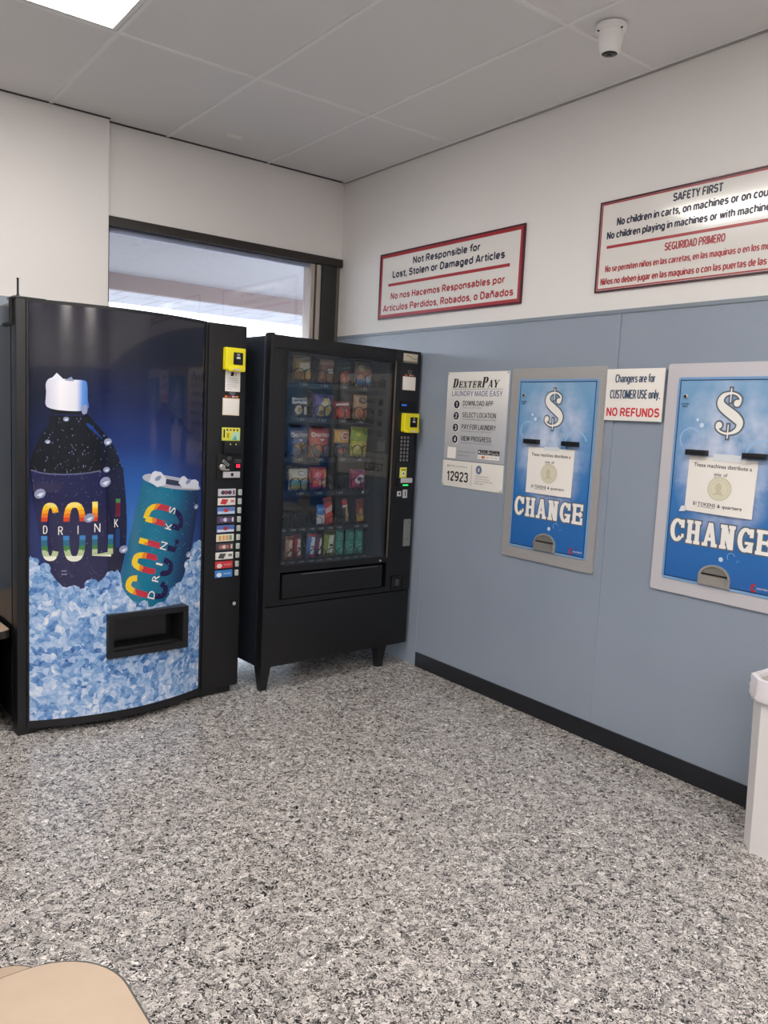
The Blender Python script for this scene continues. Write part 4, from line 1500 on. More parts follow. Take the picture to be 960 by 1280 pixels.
for pts in ([(0.520, 1.066), (0.535, 1.104), (0.548, 1.112), (0.579, 1.106), (0.606, 1.077), (0.603, 1.050), (0.562, 1.040)],
            [(0.672, 1.056), (0.688, 1.082), (0.704, 1.086), (0.717, 1.070), (0.728, 1.064), (.77, 1.068), (0.793, 1.055), (0.793, 1.021), (0.7, 1.030)]):
    mb.flat(pts, L6, CUBE, **kw)
    c = (sum(q[0] for q in pts) / len(pts), sum(q[1] for q in pts) / len(pts))
    mb.ell(c[0], c[1], .018, .010, L6 - .0004, CUBE2, 8, .5, bend=bow, gx=.02)
def panel_normal(q):
    d = -2 * BOW * (q[0] - 0.432) / 0.39 ** 2
    return Vector((-d, -1, 0)).normalized()


mb.build('front_panel', dm, 30, nrm=panel_normal)
mb = MB()
xs_ = [PX0 - .002 + (PX1 - PX0 + .004) * i / 40 for i in range(41)]
loopA = [(q, -0.008 - bow(q)) for q in xs_] + [(PX1 + .002, 0.01), (PX0 - .002, 0.01)]
mb.slab(loopA, 0.026, PZ0 + .001, BLACK)
mb.slab([(q, -0.006 - bow(q)) for q in xs_] + [(PX1 + .002, 0.01), (PX0 - .002, 0.01)], PZ1 - .001, DH, BLACK)
mb.box((PX0 - .006, -.010, .03), (PX0 + .003, .01, DH - .002), BLACK, .002)
mb.box((PX1 - .003, -.010, .03), (PX1 + .006, .01, DH - .002), BLACK, .002)
mb.build('panel_trim', dm)

# delivery opening
mb = MB()
fy = -(BOW + 0.026)
a0, a1, b0, b1 = .338, .711, .302, .497
i0, i1, j0, j1 = .365, .685, .330, .470
for a, b in (((a0, j1), (a1, b1)), ((a0, b0), (a1, j0)), ((a0, j0), (i0, j1)), ((i1, j0), (a1, j1))):
    mb.box((a[0], fy, a[1]), (b[0], -0.03, b[1]), BLACK, 0.004)
mb.add([(i0, fy + .002, j0), (i1, fy + .002, j0), (i1, fy + .002, j1), (i0, fy + .002, j1), (i0 + .01, .055, j0 + .01), (i1 - .01, .055, j0 + .01), (i1 - .01, .055, j1 - .01), (i0 + .01, .055, j1 - .01)],
       [(0, 1, 5, 4), (1, 2, 6, 5), (2, 3, 7, 6), (3, 0, 4, 7), (4, 5, 6, 7)], BLACKM)
mb.build('delivery_opening', dm)
mb = MB()
mb.prism([(i0 + .012, j0 + .028), (i1 - .05, j0 + .028), (i1 - .05, j1 - .012), (i0 + .012, j1 - .012)], -0.035, -0.030, BLACKS)
mb.box((i0 + .004, fy + .012, j0 + .004), (i1 - .03, fy + .022, j0 + .016), BLACK, .002)
mb.build('delivery_flap', dm)

# control column: readers, stickers, coin plate, buttons
mb = MB()
mb.box((0.838, -0.006, 0.045), (DW - .004, 0.004, DH - .012), BLACK, 0.003)
mb.build('control_column', dm)
CY = -0.006


def card_reader(parent, x0, x1, z0, z1, y0):
    mb = MB()
    mb.box((x0, y0 - .034, z0), (x1, y0, z1), YEL, 0.008, 3)
    mb.box((x0 + .012, y0 - .044, z0 - .004), (x1 - .008, y0 - .008, z0 + .018), YEL, 0.006)
    mb.box((x0 + .035, y0 - .0455, z0 + .001), (x1 - .035, y0 - .042, z0 + .008), mat('pale_print', '#c9c7cf', 0.5), 0.001)
    cr = mb.build('card_reader', parent)
    cr['label'] = 'yellow card reader'
    mb = MB()
    w_, h_ = x1 - x0, z1 - z0
    ix0, ix1, iz0, iz1 = x0 + w_ * .36, x0 + w_ * .84, z0 + h_ * .26, z0 + h_ * .80
    mb.box((ix0, y0 - .0362, iz0), (ix1, y0 - .030, iz1), SCREEN, 0.002)
    cx, cz = (ix0 + ix1) / 2, iz0 + (iz1 - iz0) * .72
    GREYP = mat('pale_print', '#c9c7cf', 0.5)
    for k in range(3):
        mb.ring(cx, cz - .004, .006 + .004 * k, .006 + .004 * k, .0018, y0 - .0366, GREYP, 10, math.radians(50), math.radians(130))
    mb.flat([(cx - .011, cz - .013), (cx + .011, cz - .013), (cx + .009, cz - .004), (cx - .009, cz - .004)], y0 - .0366, GREYP)
    mb.build('screen', cr)


card_reader(dm, .910, 1.014, 1.577, 1.682, CY)
mb = MB()
mb.box((.926, CY - .0015, 1.480), (1.005, CY, 1.576), PAPER)
mb.flat([(.952, 1.552), (.968, 1.552), (.972, 1.570), (.956, 1.572)], CY - .002, INK)
mb.rect(.974, .986, 1.552, 1.570, CY - .002, mat('pale_pink_print', '#d9b8b8', 0.5))
for k in range(6):
    mb.rect(.932, .932 + (.062, .058, .064, .05, .06, .03)[k], 1.540 - .010 * k, 1.543 - .010 * k, CY - .002, mat('pale_print', '#c9c7cf', 0.5))
mb.build('instruction_sticker', dm)
mb = MB()
mb.box((.915, CY - .0015, 1.368), (1.004, CY, 1.448), PAPER, 0.0005)
mb.frame(.917, 1.002, 1.370, 1.446, .0025, CY - .002, mat('pale_amber_print', '#f0d7a8', 0.5))
mb.ring(.965, 1.474, .016, .010, .003, CY - .001, mat('grey_print', '#8a8a90', 0.5), 18)
mb.ring(.965, 1.474, .008, .006, .003, CY - .001, mat('grey_print', '#8a8a90', 0.5), 12)
for k, c_ in enumerate(('#e8862a', '#a82c33', '#c9c7cf', '#e8862a')):
    mb.rect(.925 + .019 * k, .940 + .019 * k, 1.452, 1.460, CY - .001, mat('strip_print_%d' % k, c_, 0.5))
mb.build('payment_sticker', dm)
mb = MB()
mb.box((.914, CY - .006, 1.248), (1.010, CY, 1.310), LIMEY, 0.002)
mb.rect(.920, .928, 1.262, 1.302, CY - .0066, INK)
mb.rect(.934, .954, 1.258, 1.288, CY - .0066, YEL)
mb.rect(.938, .950, 1.262, 1.284, CY - .0069, mat('olive_print', '#a8a030', 0.5))
mb.flat([(.960, 1.252), (1.006, 1.252), (1.006, 1.290), (.972, 1.290)], CY - .0066, mat('pale_green_print', '#b9dcc6', 0.5))
mb.flat([(.966, 1.252), (.994, 1.252), (.985, 1.274)], CY - .0069, TEALP)
for k in range(4):
    mb.ell(.940 + .018 * k, 1.299, .005, .005, CY - .0066, (INK, RED, INK, INK)[k], 10)
mb.build('bill_label', dm)
mb = MB()
mb.box((.918, CY - .022, 1.185), (1.012, CY, 1.245), BLACKS, 0.005)
mb.box((.926, CY - .0235, 1.206), (1.004, CY - .015, 1.212), BLACKM)
mb.ell(.950, 1.232, .003, .004, CY - .0225, LIMEY, 8)
mb.ell(.980, 1.232, .003, .004, CY - .0225, LIMEY, 8)
mb.build('bill_acceptor', dm)
mb = MB()
mb.box((.890, CY - .005, 1.062), (1.030, CY, 1.185), BLACKM, 0.003)
q = Matrix.Translation((.936, 0, 1.142)) @ Matrix.Rotation(math.radians(38), 4, 'Y')
mb.box((-.020, CY - .010, -.007), (.020, CY - .004, .007), mat('grey_plastic', '#8f8f8c', 0.4), 0.003, fn=lambda p: tuple(q @ p))
mb.box((-.014, CY - .0104, -.002), (.014, CY - .008, .002), BLACKM, fn=lambda p: tuple(q @ p))
mb.ell(.955, 1.165, .013, .010, CY - .0056, mat('dark_grey_print', '#4d4d50', 0.5), 16)
mb.rect(.985, 1.020, 1.153, 1.160, CY - .0056, mat('dark_grey_print', '#4d4d50', 0.5))
mb.rect(.985, 1.018, 1.144, 1.149, CY - .0056, mat('dark_grey_print', '#4d4d50', 0.5))
mb.build('coin_plate', dm)
mb = MB()
mb.lathe([(.015, 0), (.015, .010), (.012, .014)], CHROME, (.916, CY - .004, 1.122), 18, 'y')
mb.box((.925, CY - .016, 1.107), (.952, CY - .006, 1.114), CHROME, .002)
mb.build('coin_return_lever', dm)['label'] = 'bright metal coin return lever'
mb = MB()
mb.box((.986, CY - .008, 1.116), (1.018, CY - .004, 1.141), SCREEN, .001)
mb.line('88', .991, 1.013, 1.120, 1.137, CY - .0086, LEDRED, 0.03)
mb.build('price_display', dm)
mb = MB()
mb.box((.923, CY - .010, 1.072), (1.013, CY - .004, 1.101), STEELP, .002)
mb.ell(.970, 1.087, .008, .009, CY - .0105, INK, 12)
mb.build('coin_slot_plate', dm)
BTN = mat('pale_green_button', '#c8cfc6', 0.4)
arts = [('#c9cbd0', '#4a3f55', '#8a4250'), ('#e9e4e0', '#c8353a', '#d98080'), ('#5f7fb8', '#c9d4e8', '#c23c42'), ('#4a4456', '#7a5a90', '#d7d2dc'), ('#5470b4', '#d6d9e6', '#a83c48'),
        ('#e4e1cf', '#e0a860', '#7fa08a'), ('#4a4548', '#b06a68', '#d8c8c0'), ('#e3e0dc', '#4c524e', '#6c746c'), ('#c93c40', '#e6dcd6', '#d87a78'), ('#3f7fc6', '#dfe6f0', '#8fb6e0')]
for i in range(10):
    zc = 1.001 - i * (1.001 - 0.607) / 9
    xo = -.0008 * i
    c_ = [mat('label_print_%d_%d' % (i, k), arts[i][k], 0.35) for k in range(3)]
    mb = MB()
    x0 = .902 + xo
    mb.box((x0, CY - .004, zc - .0175), (x0 + .094, CY, zc + .0175), c_[0], .0015)
    y = CY - .0045
    if i in (1, 7):
        mb.flat([(x0 + .012, zc - .010), (x0 + .042, zc - .014), (x0 + .056, zc + .010), (x0 + .022, zc + .013)], y, c_[1])
        mb.rect(x0 + .068, x0 + .088, zc - .004, zc + .008, y, c_[2])
    elif i in (2, 4):
        mb.rect(x0 + .002, x0 + .092, zc - .015, zc - .003, y, c_[1])
        mb.ell(x0 + .046, zc + .002, .014, .009, y - .0003, c_[2], 14)
    elif i in (8, 9):
        mb.ell(x0 + .022, zc - .004, .014, .011, y, c_[1], 14)
        mb.rect(x0 + .045, x0 + .085, zc - .004, zc + .004, y, c_[2])
    elif i == 5:
        for k in range(4):
            mb.rect(x0 + .012 + .019 * k, x0 + .026 + .019 * k, zc - .012, zc + .012, y, c_[1] if k < 3 else c_[2])
    else:
        for k in range(3):
            mb.ell(x0 + .025 + .018 * k, zc, .011, .010, y - .0002 * k, c_[1 + k % 2], 12)
        mb.rect(x0 + .078, x0 + .088, zc - .010, zc + .010, y, c_[2])
    mb.build('selection_label', dm)
    mb = MB()
    mb.box((1.010 + xo, CY - .010, zc - .014), (1.027 + xo, CY, zc + .014), BTN, .003)
    for k in range(3):
        mb.rect(1.014 + xo, 1.023 + xo, zc - .007 + .006 * k, zc - .005 + .006 * k, CY - .0103, mat('grey_print', '#8a8a90', 0.5))
    mb.build('selection_button', dm)
mb = MB()
mb.box((.985, CY - .006, .440), (1.018, CY, .468), BLACKS, .004)
mb.lathe([(.009, 0), (.009, .006), (.004, .008)], STEEL, (1.002, CY - .004, .454), 14, 'y')
mb.build('lock', dm)
mb = MB()
mb.tube([(.036, .10, DH - .02), (.036, .10, DH + .022)], .007, BLACKS, 10)
mb.tube([(.036, .10, DH + .02), (.036, .10, DH + .082), (.036, .10, DH + .088)], [.0042, .0042, .0055], BLACKS, 10)
mb.build('antenna', dm)
mb = MB()
mb.box((-.006, .0, DH - .004), (.115, .10, DH + .006), BLACKS, .002)
mb.box((-.010, .035, DH - .105), (.004, .062, DH + .002), BLACKM, .003)
mb.box((-.008, .062, DH - .105), (.002, .16, DH - .092), BLACKM, .002)
mb.box((-.007, .062, DH - .100), (.002, .20, DH - .022), SIDE, .003)
mb.build('hinge_bracket', dm)

# ------------------------------------------------------------------ snack machine
SANG = 0.0529
S0, S1, SZ0, SH, SD = -0.020, 0.947, 0.122, 1.762, 0.79
SLOC = Vector((-0.97, -0.925, 0))
sm = thing('snack_machine', 'black snack vending machine on tapered legs with a glass front', 'vending machine', tuple(SLOC), SANG)
SIDE = mat('snack_side_panel', '#20242e', 0.34, spec=0.6)
mb = MB()
# shell of the cabinet with a cavity behind the glass
cx0, cx1, cz0, cz1, cy0, cy1 = 0.055, 0.790, 0.462, 1.715, 0.050, 0.720
mb.box((S0, 0.06, SZ0), (cx0, SD, SH - .006), SIDE, .004)
mb.box((cx1, 0.06, SZ0), (S1, SD, SH - .006), SIDE, .004)
mb.box((cx0, 0.06, SZ0 + .001), (cx1, SD, cz0), SIDE)
mb.box((cx0, 0.06, cz1), (cx1, SD, SH - .007), SIDE)
mb.box((cx0, cy1, cz0), (cx1, SD, cz1), SIDE)
mb.build('cabinet', sm)
mb = MB()
e = .001
mb.add([(cx0 + e, .05, cz0 + e), (cx1 - e, .05, cz0 + e), (cx1 - e, .05, cz1 - e), (cx0 + e, .05, cz1 - e), (cx0 + e, cy1 - e, cz0 + e), (cx1 - e, cy1 - e, cz0 + e), (cx1 - e, cy1 - e, cz1 - e), (cx0 + e, cy1 - e, cz1 - e)],
       [(0, 1, 5, 4), (1, 2, 6, 5), (2, 3, 7, 6), (3, 0, 4, 7), (4, 5, 6, 7)], INNER)
mb.box((.702, .055, .62), (cx1 - .002, .70, cz1 - .002), mat('dark_inner_wall', '#20242b', 0.5))
mb.build('interior_lining', sm)

mb = MB()
GX0, GX1, GZ0, GZ1 = 0.076, 0.768, 0.632, 1.688
mb.box((S0, 0, .434), (GX0, .055, SH), BLACK, .004)                    # left stile
mb.box((GX1, 0, .434), (S1, .055, SH - .001), BLACK, .004)             # control side
mb.box((GX0, .002, GZ1), (GX1, .055, SH - .001), BLACK)
mb.box((GX0, .002, .600), (GX1, .055, GZ0), BLACK)
mb.box((GX0, .002, .434), (GX1, .055, .462), BLACK)
mb.box((S0 - .004, -.006, .125), (S0 + .008, .05, SH + .002), BLACKS, .004)
mb.box((S0 + .02, -.005, 1.700), (S1 - .02, .002, 1.704), BLACKS)
mb.box((GX1 - .003, -.003, GZ0 - .004), (GX1 + .002, .004, 1.700), mat('bronze_edge', '#7a6a60', 0.35, 0.5))
mb.box((GX0 - .002, -.002, GZ0 - .004), (GX0 + .002, .004, GZ1), BLACKS)
mb.build('door', sm)
mb = MB()
mb.box((S0 + .002, .002, SZ0), (S1 - .002, .055, .428), BLACK, .005)
mb.build('lower_panel', sm)
mb = MB()
mb.box((GX0 + .002, .010, GZ0 - .002), (GX1 - .002, .016, GZ1 + .002), glass('vending_glass', '#eff2f4', ior=1.6))
mb.build('glass', sm)
mb = MB()
mb.box((.088, -.004, .468), (.738, .012, .590), BLACK, .006)
mb.box((.20, -.008, .572), (.70, -.003, .582), BLACKS, .002)
mb.rect(.20, .705, .5835, .5865, -.0045, mat('worn_edge', '#6b6a68', 0.4))
mb.line('PUSH', .355, .475, .487, .522, -.0046, mat('faint_black_print', '#0d0d0f', 0.3), .02)
mb.build('delivery_door', sm)
for lx, ly in ((.010, .035), (.770, .035), (.010, SD - .06), (.770, SD - .06)):
    mb = MB()
    h0, h1 = .030, .017
    lo = lambda hh, z, dx=0: [(lx - hh + dx, ly - hh, z), (lx + hh + dx, ly - hh, z), (lx + hh + dx, ly + hh, z), (lx - hh + dx, ly + hh, z)]
    mb.rings([lo(h1, 0.0), lo(h1 + .001, .012), lo(h0, SZ0 + .002)], BLACK)
    mb.build('leg', sm)

# control side fittings
CY = -.001
mb = MB()
mb.box((.800, -.003, .940), (.926, .001, 1.690), mat('black_control_plate', '#17171b', 0.35), .002)
mb.build('control_plate', sm)
CY = -.003
mb = MB()
mb.box((.818, -.0015, 1.697), (.921, .001, 1.746), mat('beige_label', '#c9c0a8', 0.5), .0005)
mb.tube([(.835, -.002, 1.736), (.86, -.002, 1.733), (.88, -.002, 1.722), (.90, -.002, 1.717), (.915, -.002, 1.724)], .0012, INK, 6)
mb.build('top_label', sm)
mb = MB()
mb.box((.818, CY - .0015, 1.549), (.911, CY, 1.622), PAPER, .0005)
mb.frame(.820, .909, 1.551, 1.620, .002, CY - .002, mat('pale_amber_print', '#f0d7a8', 0.5))
mb.ring(.866, 1.647, .014, .010, .003, CY - .0006, mat('grey_print', '#8a8a90', 0.5), 16)
for k, c_ in enumerate(('#e8862a', '#a82c33', '#c9c7cf', '#e8862a')):
    mb.rect(.832 + .017 * k, .845 + .017 * k, 1.627, 1.633, CY - .0006, mat('strip_print_%d' % k, c_, 0.5))
mb.build('payment_sticker', sm)
mb = MB()
mb.box((.808, CY - .006, 1.434), (.920, CY, 1.492), SCREEN, .003)
mb.rect(.815, .850, 1.462, 1.472, CY - .0065, mat('blue_display', '#1c3a78', 0.3, emit=('#3f7fff', .25)))
mb.build('display', sm)
card_reader(sm, .819, .926, 1.322, 1.424, CY)
mb = MB()
KEY = mat('grey_key', '#77767a', 0.45)
mb.box((.808, CY - .003, 1.150), (.896, CY, 1.312), BLACKM, .002)
for r in range(7):
    for c_ in range(3):
        x0 = .822 + .0235 * c_
        z0 = 1.283 - .0205 * r
        mb.box((x0, CY - .007, z0), (x0 + .011, CY - .002, z0 + .014), KEY, .002)
mb.build('keypad', sm)
mb = MB()
mb.box((.829, CY - .003, 1.066), (.878, CY, 1.126), LIMEY, .001)
mb.rect(.836, .872, 1.108, 1.118, CY - .0036, mat('olive_print', '#a8a030', 0.5))
mb.rect(.842, .866, 1.082, 1.104, CY - .0036, PAPER)
mb.ell(.854, 1.093, .008, .007, CY - .004, mat('grey_print', '#8a8a90', 0.5), 10)
mb.build('bill_label', sm)
mb = MB()
mb.box((.812, CY - .012, 1.018), (.912, CY, 1.070), BLACKS, .004)
mb.box((.829, CY - .020, 1.042), (.909, CY - .008, 1.068), STEELP, .003)
mb.rect(.846, .885, 1.026, 1.032, CY - .0126, LEDGREEN)
mb.build('bill_acceptor', sm)
mb = MB()
mb.box((.817, CY - .006, .967), (.843, CY, .995), STEELP, .002)
mb.rect(.825, .835, .975, .987, CY - .0064, BLACKM)
mb.box((.857, CY - .006, .957), (.888, CY, 1.003), STEELP, .002)
mb.rect(.870, .876, .965, .995, CY - .0064, BLACKM)
mb.build('coin_slot', sm)
mb = MB()
mb.box((.880, -.006, .684), (.930, .002, .836), mat('grey_metal_plate', '#8d918c', 0.45, 0.5), .001)
mb.ell(.906, .725, .004, .003, -.0066, INK, 8)
mb.ell(.912, .818, .003, .003, -.0066, INK, 8)
mb.build('lock_plate', sm)
mb = MB()
for a, b in (((.805, .421 + .02), (.815, .518)), ((.886, .441), (.896, .518)), ((.805, .508), (.896, .518)), ((.805, .438), (.896, .448))):
    mb.box((a[0], -.010, a[1]), (b[0], 0.001, b[1]), BLACKS, .003)
mb.box((.815, -.002, .448), (.886, -.0005, .508), BLACKM)
mb.box((.832, -.008, .462), (.862, -.001, .500), mat('dark_grey_flap', '#3a3b40', 0.4), .002)
mb.build('coin_return_cup', sm)
mb = MB()
mb.lathe([(.006, 0), (.006, .004), (.003, .006)], CHROME, (.722, .001, .613), 12, 'y')
mb.build('door_screw', sm)
mb = MB()
mb.box((S0 + .002, .005, SH), (S0 + .026, .05, SH + .008), BLACKS, .004)
mb.build('hinge_cap', sm)

# shelves with price strips and coils
LX0, LX1 = 0.118, 0.700
SHELVES = [1.540, 1.363, 1.160, 0.984, 0.797, 0.626]      # centre of each price strip
TAG = mat('price_tag', '#b9bdc2', 0.5)
lanes4 = [(.169, .293), (.305, .425), (.440, .553), (.567, .680)]
TAGF = {0: (.235, .365, .490, .625), 1: (.225, .360, .490, .610), 2: (.225, .352, .495, .610), 3: (.235, .355, .490, .622)}


def helix(r, y0, y1, turns):
    p = [(r * math.cos(2 * math.pi * i / 16 + math.pi / 2), y0, r + r * math.sin(2 * math.pi * i / 16 + math.pi / 2)) for i in range(16)]
    n_ = int(turns * 16)
    for i in range(n_ + 1):
        a = 2 * math.pi * i / 16 + math.pi / 2
        p.append((r * math.cos(a), y0 + (y1 - y0) * i / n_, r + r * math.sin(a)))
    return p


mb = MB()
mb.tube(helix(.034, 0, .46, 5), .0019, WIRE, 5)
coil_big = mb.build('coil', sm)
mb = MB()
mb.tube(helix(.026, 0, .44, 6), .0016, WIRE, 5)
coil_small = mb.build('coil', sm)
first = {id(coil_big): True, id(coil_small): True}
coils = {}


def place_coil(src, x, z, y=.086):
    if first[id(src)]:
        first[id(src)] = False
        o_ = src
    else:
        o_ = src.copy()
        COL.objects.link(o_)
    o_.parent = sm
    o_.location = (x + .006, y, z)


for i, zs in enumerate(SHELVES):
    mb = MB()
    top = zs + .010
    mb.box((LX0 - .02, .098, top - .004), (LX1 + .0, .66, top), SHELF)
    mb.box((LX0 - .02, .090, zs - .014), (LX1 + .0, .099, zs + .012), SHELF, .002)
    if i < 4:
        for tx in TAGF[i]:
            if i == 3 and tx > .6:
                mb.rect(tx + .02, tx + .035, zs - .006, zs + .008, .0893, TAG)
                continue
            mb.line('1.50', tx - .024, tx + .024, zs - .005, zs + .006, .0893, TAG, .02)
    else:
        for k in range(10):
            tx = .142 + k * .0595
            if i == 4 and k == 7:
                continue
            mb.line('1.50', tx - .017, tx + .017, zs - .005, zs + .005, .0893, TAG, .02)
    mb.build('shelf', sm)
    if i < 4:
        for a, b in lanes4:
            c_ = (a + b) / 2
            for s_ in (-.031, .031):
                place_coil(coil_big, c_ + s_, top + .002)
    else:
        for x in ([.150, .215, .280, .350, .440, .520, .640] if i == 4 else [.190, .250, .330, .381, .450, .518, .589, .652]):
            place_coil(coil_small, x, top + .002)

# ------------------------------------------------------------------ what is for sale: every bag and bar a thing of its own
def foil(name, c):
    return mat('foil_' + name, c, 0.32, 0.0, 0.6)


def to_world(x, y, z):
    c, s_ = math.cos(SANG), math.sin(SANG)
    return (SLOC.x + x * c - y * s_, SLOC.y + x * s_ + y * c, z)


def package(name, label, cat, group, x0, x1, z0, z1, thick, base, art, y=.131, lean=0.0, seed=0):
    """sealed pillow pack standing on its shelf; art items are drawn on its puffed front"""
    w, h = x1 - x0, z1 - z0
    t = thing(name, label, cat, to_world((x0 + x1) / 2 + .016, y, z0), SANG, group)
    if not lean:
        lean = random.Random(seed + 50).uniform(-.05, .05) if cat != 'candy bar' else 0
    t.rotation_euler = (0, lean, SANG)
    rg = random.Random(seed)
    ph = [rg.uniform(0, 6) for _ in range(6)]
    hw = w / 2

    def half(x, z):
        u, v = max(-1, min(1, x / hw)), max(-1, min(1, 2 * z / h - 1))
        e_ = max(0.0, 1 - abs(u) ** 3) ** .6
        f_ = max(0.0, 1 - (abs(v) / .93) ** 4) ** .7 if abs(v) < .93 else 0
        wr = .0016 * (math.sin(u * 7 + ph[0]) * math.sin(v * 9 + ph[1]) + .7 * math.sin(u * 13 + v * 11 + ph[2])) * e_
        return thick / 2 * e_ * f_ + wr * (0.35 + f_) + .0012

    nx, nz = 12, 16
    mb = MB()
    vs, fs = [], []
    for sgn in (-1, 1):
        for j in range(nz + 1):
            for i in range(nx + 1):
                u, v = 2 * i / nx - 1, j / nz
                x = u * hw * (1 - .05 * math.sin(v * math.pi)) + (.012 * hw * math.sin(v * 17 + ph[3] + u) if abs(u) > .7 else 0)
                z = v * h
                vs.append((x, sgn * half(u * hw, z) if 0 < i < nx else sgn * .0004, z))
    N = (nx + 1) * (nz + 1)
    for j in range(nz):
        for i in range(nx):
            a = j * (nx + 1) + i
            fs.append((a, a + 1, a + nx + 2, a + nx + 1))
            fs.append((N + a, N + a + nx + 1, N + a + nx + 2, N + a + 1))
    for j in range(nz):
        for i in (0, nx):
            a, b = j * (nx + 1) + i, (j + 1) * (nx + 1) + i
            fs.append((a, b, N + b, N + a) if i == 0 else (a, N + a, N + b, b))
    for i in range(nx):
        for j in (0, nz):
            a = j * (nx + 1) + i
            fs.append((a, N + a, N + a + 1, a + 1) if j == 0 else (a, a + 1, N + a + 1, N + a))
    mb.add(vs, fs, base)

    def bend(x, z):
        v = z / h
        return half(max(-hw, min(hw, x / (1 - .05 * math.sin(max(0, min(1, v)) * math.pi)))), z) + .0004
    kw = dict(bend=bend, gx=hw / 6, gz=h / 16)
    X = lambda q: q * hw
    Z = lambda q: q * h
    for k, a in enumerate(art):
        y_ = -.0003 * (k + 1)
        if a[0] == 'band':
            zz = []
            n_ = 7
            wav = a[4] if len(a) > 4 else 0
            lo_ = [(X(-.93 + 1.86 * i / n_), Z(a[1])) for i in range(n_ + 1)]
            hi_ = [(X(-.93 + 1.86 * i / n_), Z(a[2] + wav * math.sin(i * 1.4))) for i in range(n_, -1, -1)]
            mb.flat(lo_ + hi_, y_, a[3], **kw)
        elif a[0] == 'ell':
            mb.ell(X(a[1]), Z(a[2]), X(a[3]), Z(a[4]), y_, a[5], 18, a[6] if len(a) > 6 else 0, **kw)
        elif a[0] == 'poly':
            mb.flat([(X(p[0]), Z(p[1])) for p in a[1]], y_, a[2], **kw)
        elif a[0] == 'text':
            mb.line(a[1], X(a[2]), X(a[3]), Z(a[4]), Z(a[5]), y_, a[6], .03, **kw)
    mb.build('pack', t, 60)
    return t


F = foil
W_, K_ = F('white', '#dedad4'), F('black', '#1b1a1c')
g1, g2, g3, g4, g5, g6 = ('snack bags on the top shelf', 'snack bags on the second shelf', 'snack bags on the third shelf', 'candy bags on the fourth shelf', 'bars on the fifth shelf', 'bars on the bottom shelf')
B, CB, BR = 'snack_bag', 'candy_bag', 'candy_bar'
package(B, 'yellow and tan snack bag with a white label, leftmost on the top shelf', 'snack bag', g1, .178, .290, 1.553, 1.688, .05, F('mustard', '#b8963a'),
        [('band', .74, .96, F('tan', '#a98a58')), ('poly', [(-.5, .82), (.6, .86), (.6, .92), (-.5, .88)], W_), ('poly', [(-.55, .42), (.6, .46), (.52, .74), (-.48, .70)], F('cream', '#ddd5b8')), ('ell', -.5, .24, .36, .16, F('cookie', '#8a5f2c')), ('ell', .45, .26, .38, .17, F('gold', '#d0a848')), ('band', .04, .12, F('brown', '#5d4426'))], seed=1)
package(B, 'brown and peach snack bag with a small white label, second on the top shelf', 'snack bag', g1, .330, .428, 1.556, 1.688, .05, F('chestnut', '#7c4e38'),
        [('band', .70, .96, F('peach', '#b98d72')), ('poly', [(-.3, .76), (.7, .78), (.7, .94), (-.3, .92)], F('pinkcream', '#cfb2a2')), ('poly', [(-.1, .40), (.62, .42), (.62, .58), (-.1, .56)], W_), ('ell', .2, .24, .5, .14, F('cookie', '#8a5f2c')), ('ell', -.5, .2, .3, .12, F('rust', '#9a4a2c'))], seed=2)
package(B, 'black snack bag with a round orange picture and green leaves on the top shelf', 'snack bag', g1, .437, .545, 1.556, 1.680, .05, K_,
        [('ell', 0, .32, .62, .27, F('tomato', '#b5432a')), ('ell', -.1, .36, .36, .15, F('orange', '#cf6a38')), ('poly', [(-.7, .62), (.7, .72), (.8, .84), (-.2, .70)], F('leaf', '#3f6a2e')), ('poly', [(-.8, .84), (.8, .90), (.8, .95), (-.8, .89)], F('greyprint', '#6a6a70'))], seed=3)
package(B, 'orange snack bag with a blue foot, rightmost on the top shelf', 'snack bag', g1, .572, .684, 1.553, 1.684, .05, F('apricot', '#a98066'),
        [('band', .74, .96, F('greybrown', '#7d6a5e')), ('ell', -.5, .76, .3, .14, F('yellowcream', '#cfc08a')), ('band', .30, .58, F('salmon', '#b9694a'), .03), ('band', .04, .26, F('steelblue', '#4d7fae'), .03), ('ell', .3, .30, .35, .12, F('lightblue', '#8fb4d2'))], seed=4)
package(B, 'small white and black snack bag with a cookie picture, leftmost on the second shelf', 'snack bag', g2, .176, .274, 1.376, 1.476, .045, F('charcoal', '#3a3230'),
        [('band', .66, .97, W_, .03), ('poly', [(-.8, .78), (.8, .80), (.8, .90), (-.8, .88)], F('greyprint', '#6a6a70')), ('ell', -.3, .36, .42, .24, F('cream', '#ddd5b8')), ('ell', -.3, .36, .2, .12, F('mustard', '#b8963a')), ('ell', .5, .3, .32, .22, W_)], seed=5)
package(B, 'purple snack bag with pale yellow chips, second on the second shelf', 'snack bag', g2, .306, .434, 1.376, 1.500, .055, F('purple', '#5b3f86'),
        [('poly', [(-.7, .1), (-.2, .05), (.4, .12), (.55, .5), (.3, .85), (-.25, .8), (-.6, .5)], F('palegold', '#c9b56a')), ('ell', -.1, .58, .26, .13, F('cream', '#ddd5b8')), ('ell', .05, .34, .34, .14, F('mustard', '#b8963a')), ('ell', -.35, .22, .26, .10, F('cookie', '#8a5f2c')), ('poly', [(-.2, .84), (.3, .86), (.2, .98), (-.1, .98)], K_)], seed=6)
package(B, 'red snack bag with a white band, third on the second shelf', 'snack bag', g2, .446, .556, 1.376, 1.468, .045, F('red', '#b3302f'),
        [('poly', [(-.85, .76), (.6, .80), (.6, .92), (-.85, .88)], W_), ('ell', -.4, .34, .36, .24, F('flame', '#d8543a')), ('ell', .4, .3, .36, .22, F('brightred', '#d23a33')), ('ell', .1, .5, .2, .12, F('rose', '#d98a78'))], seed=7)
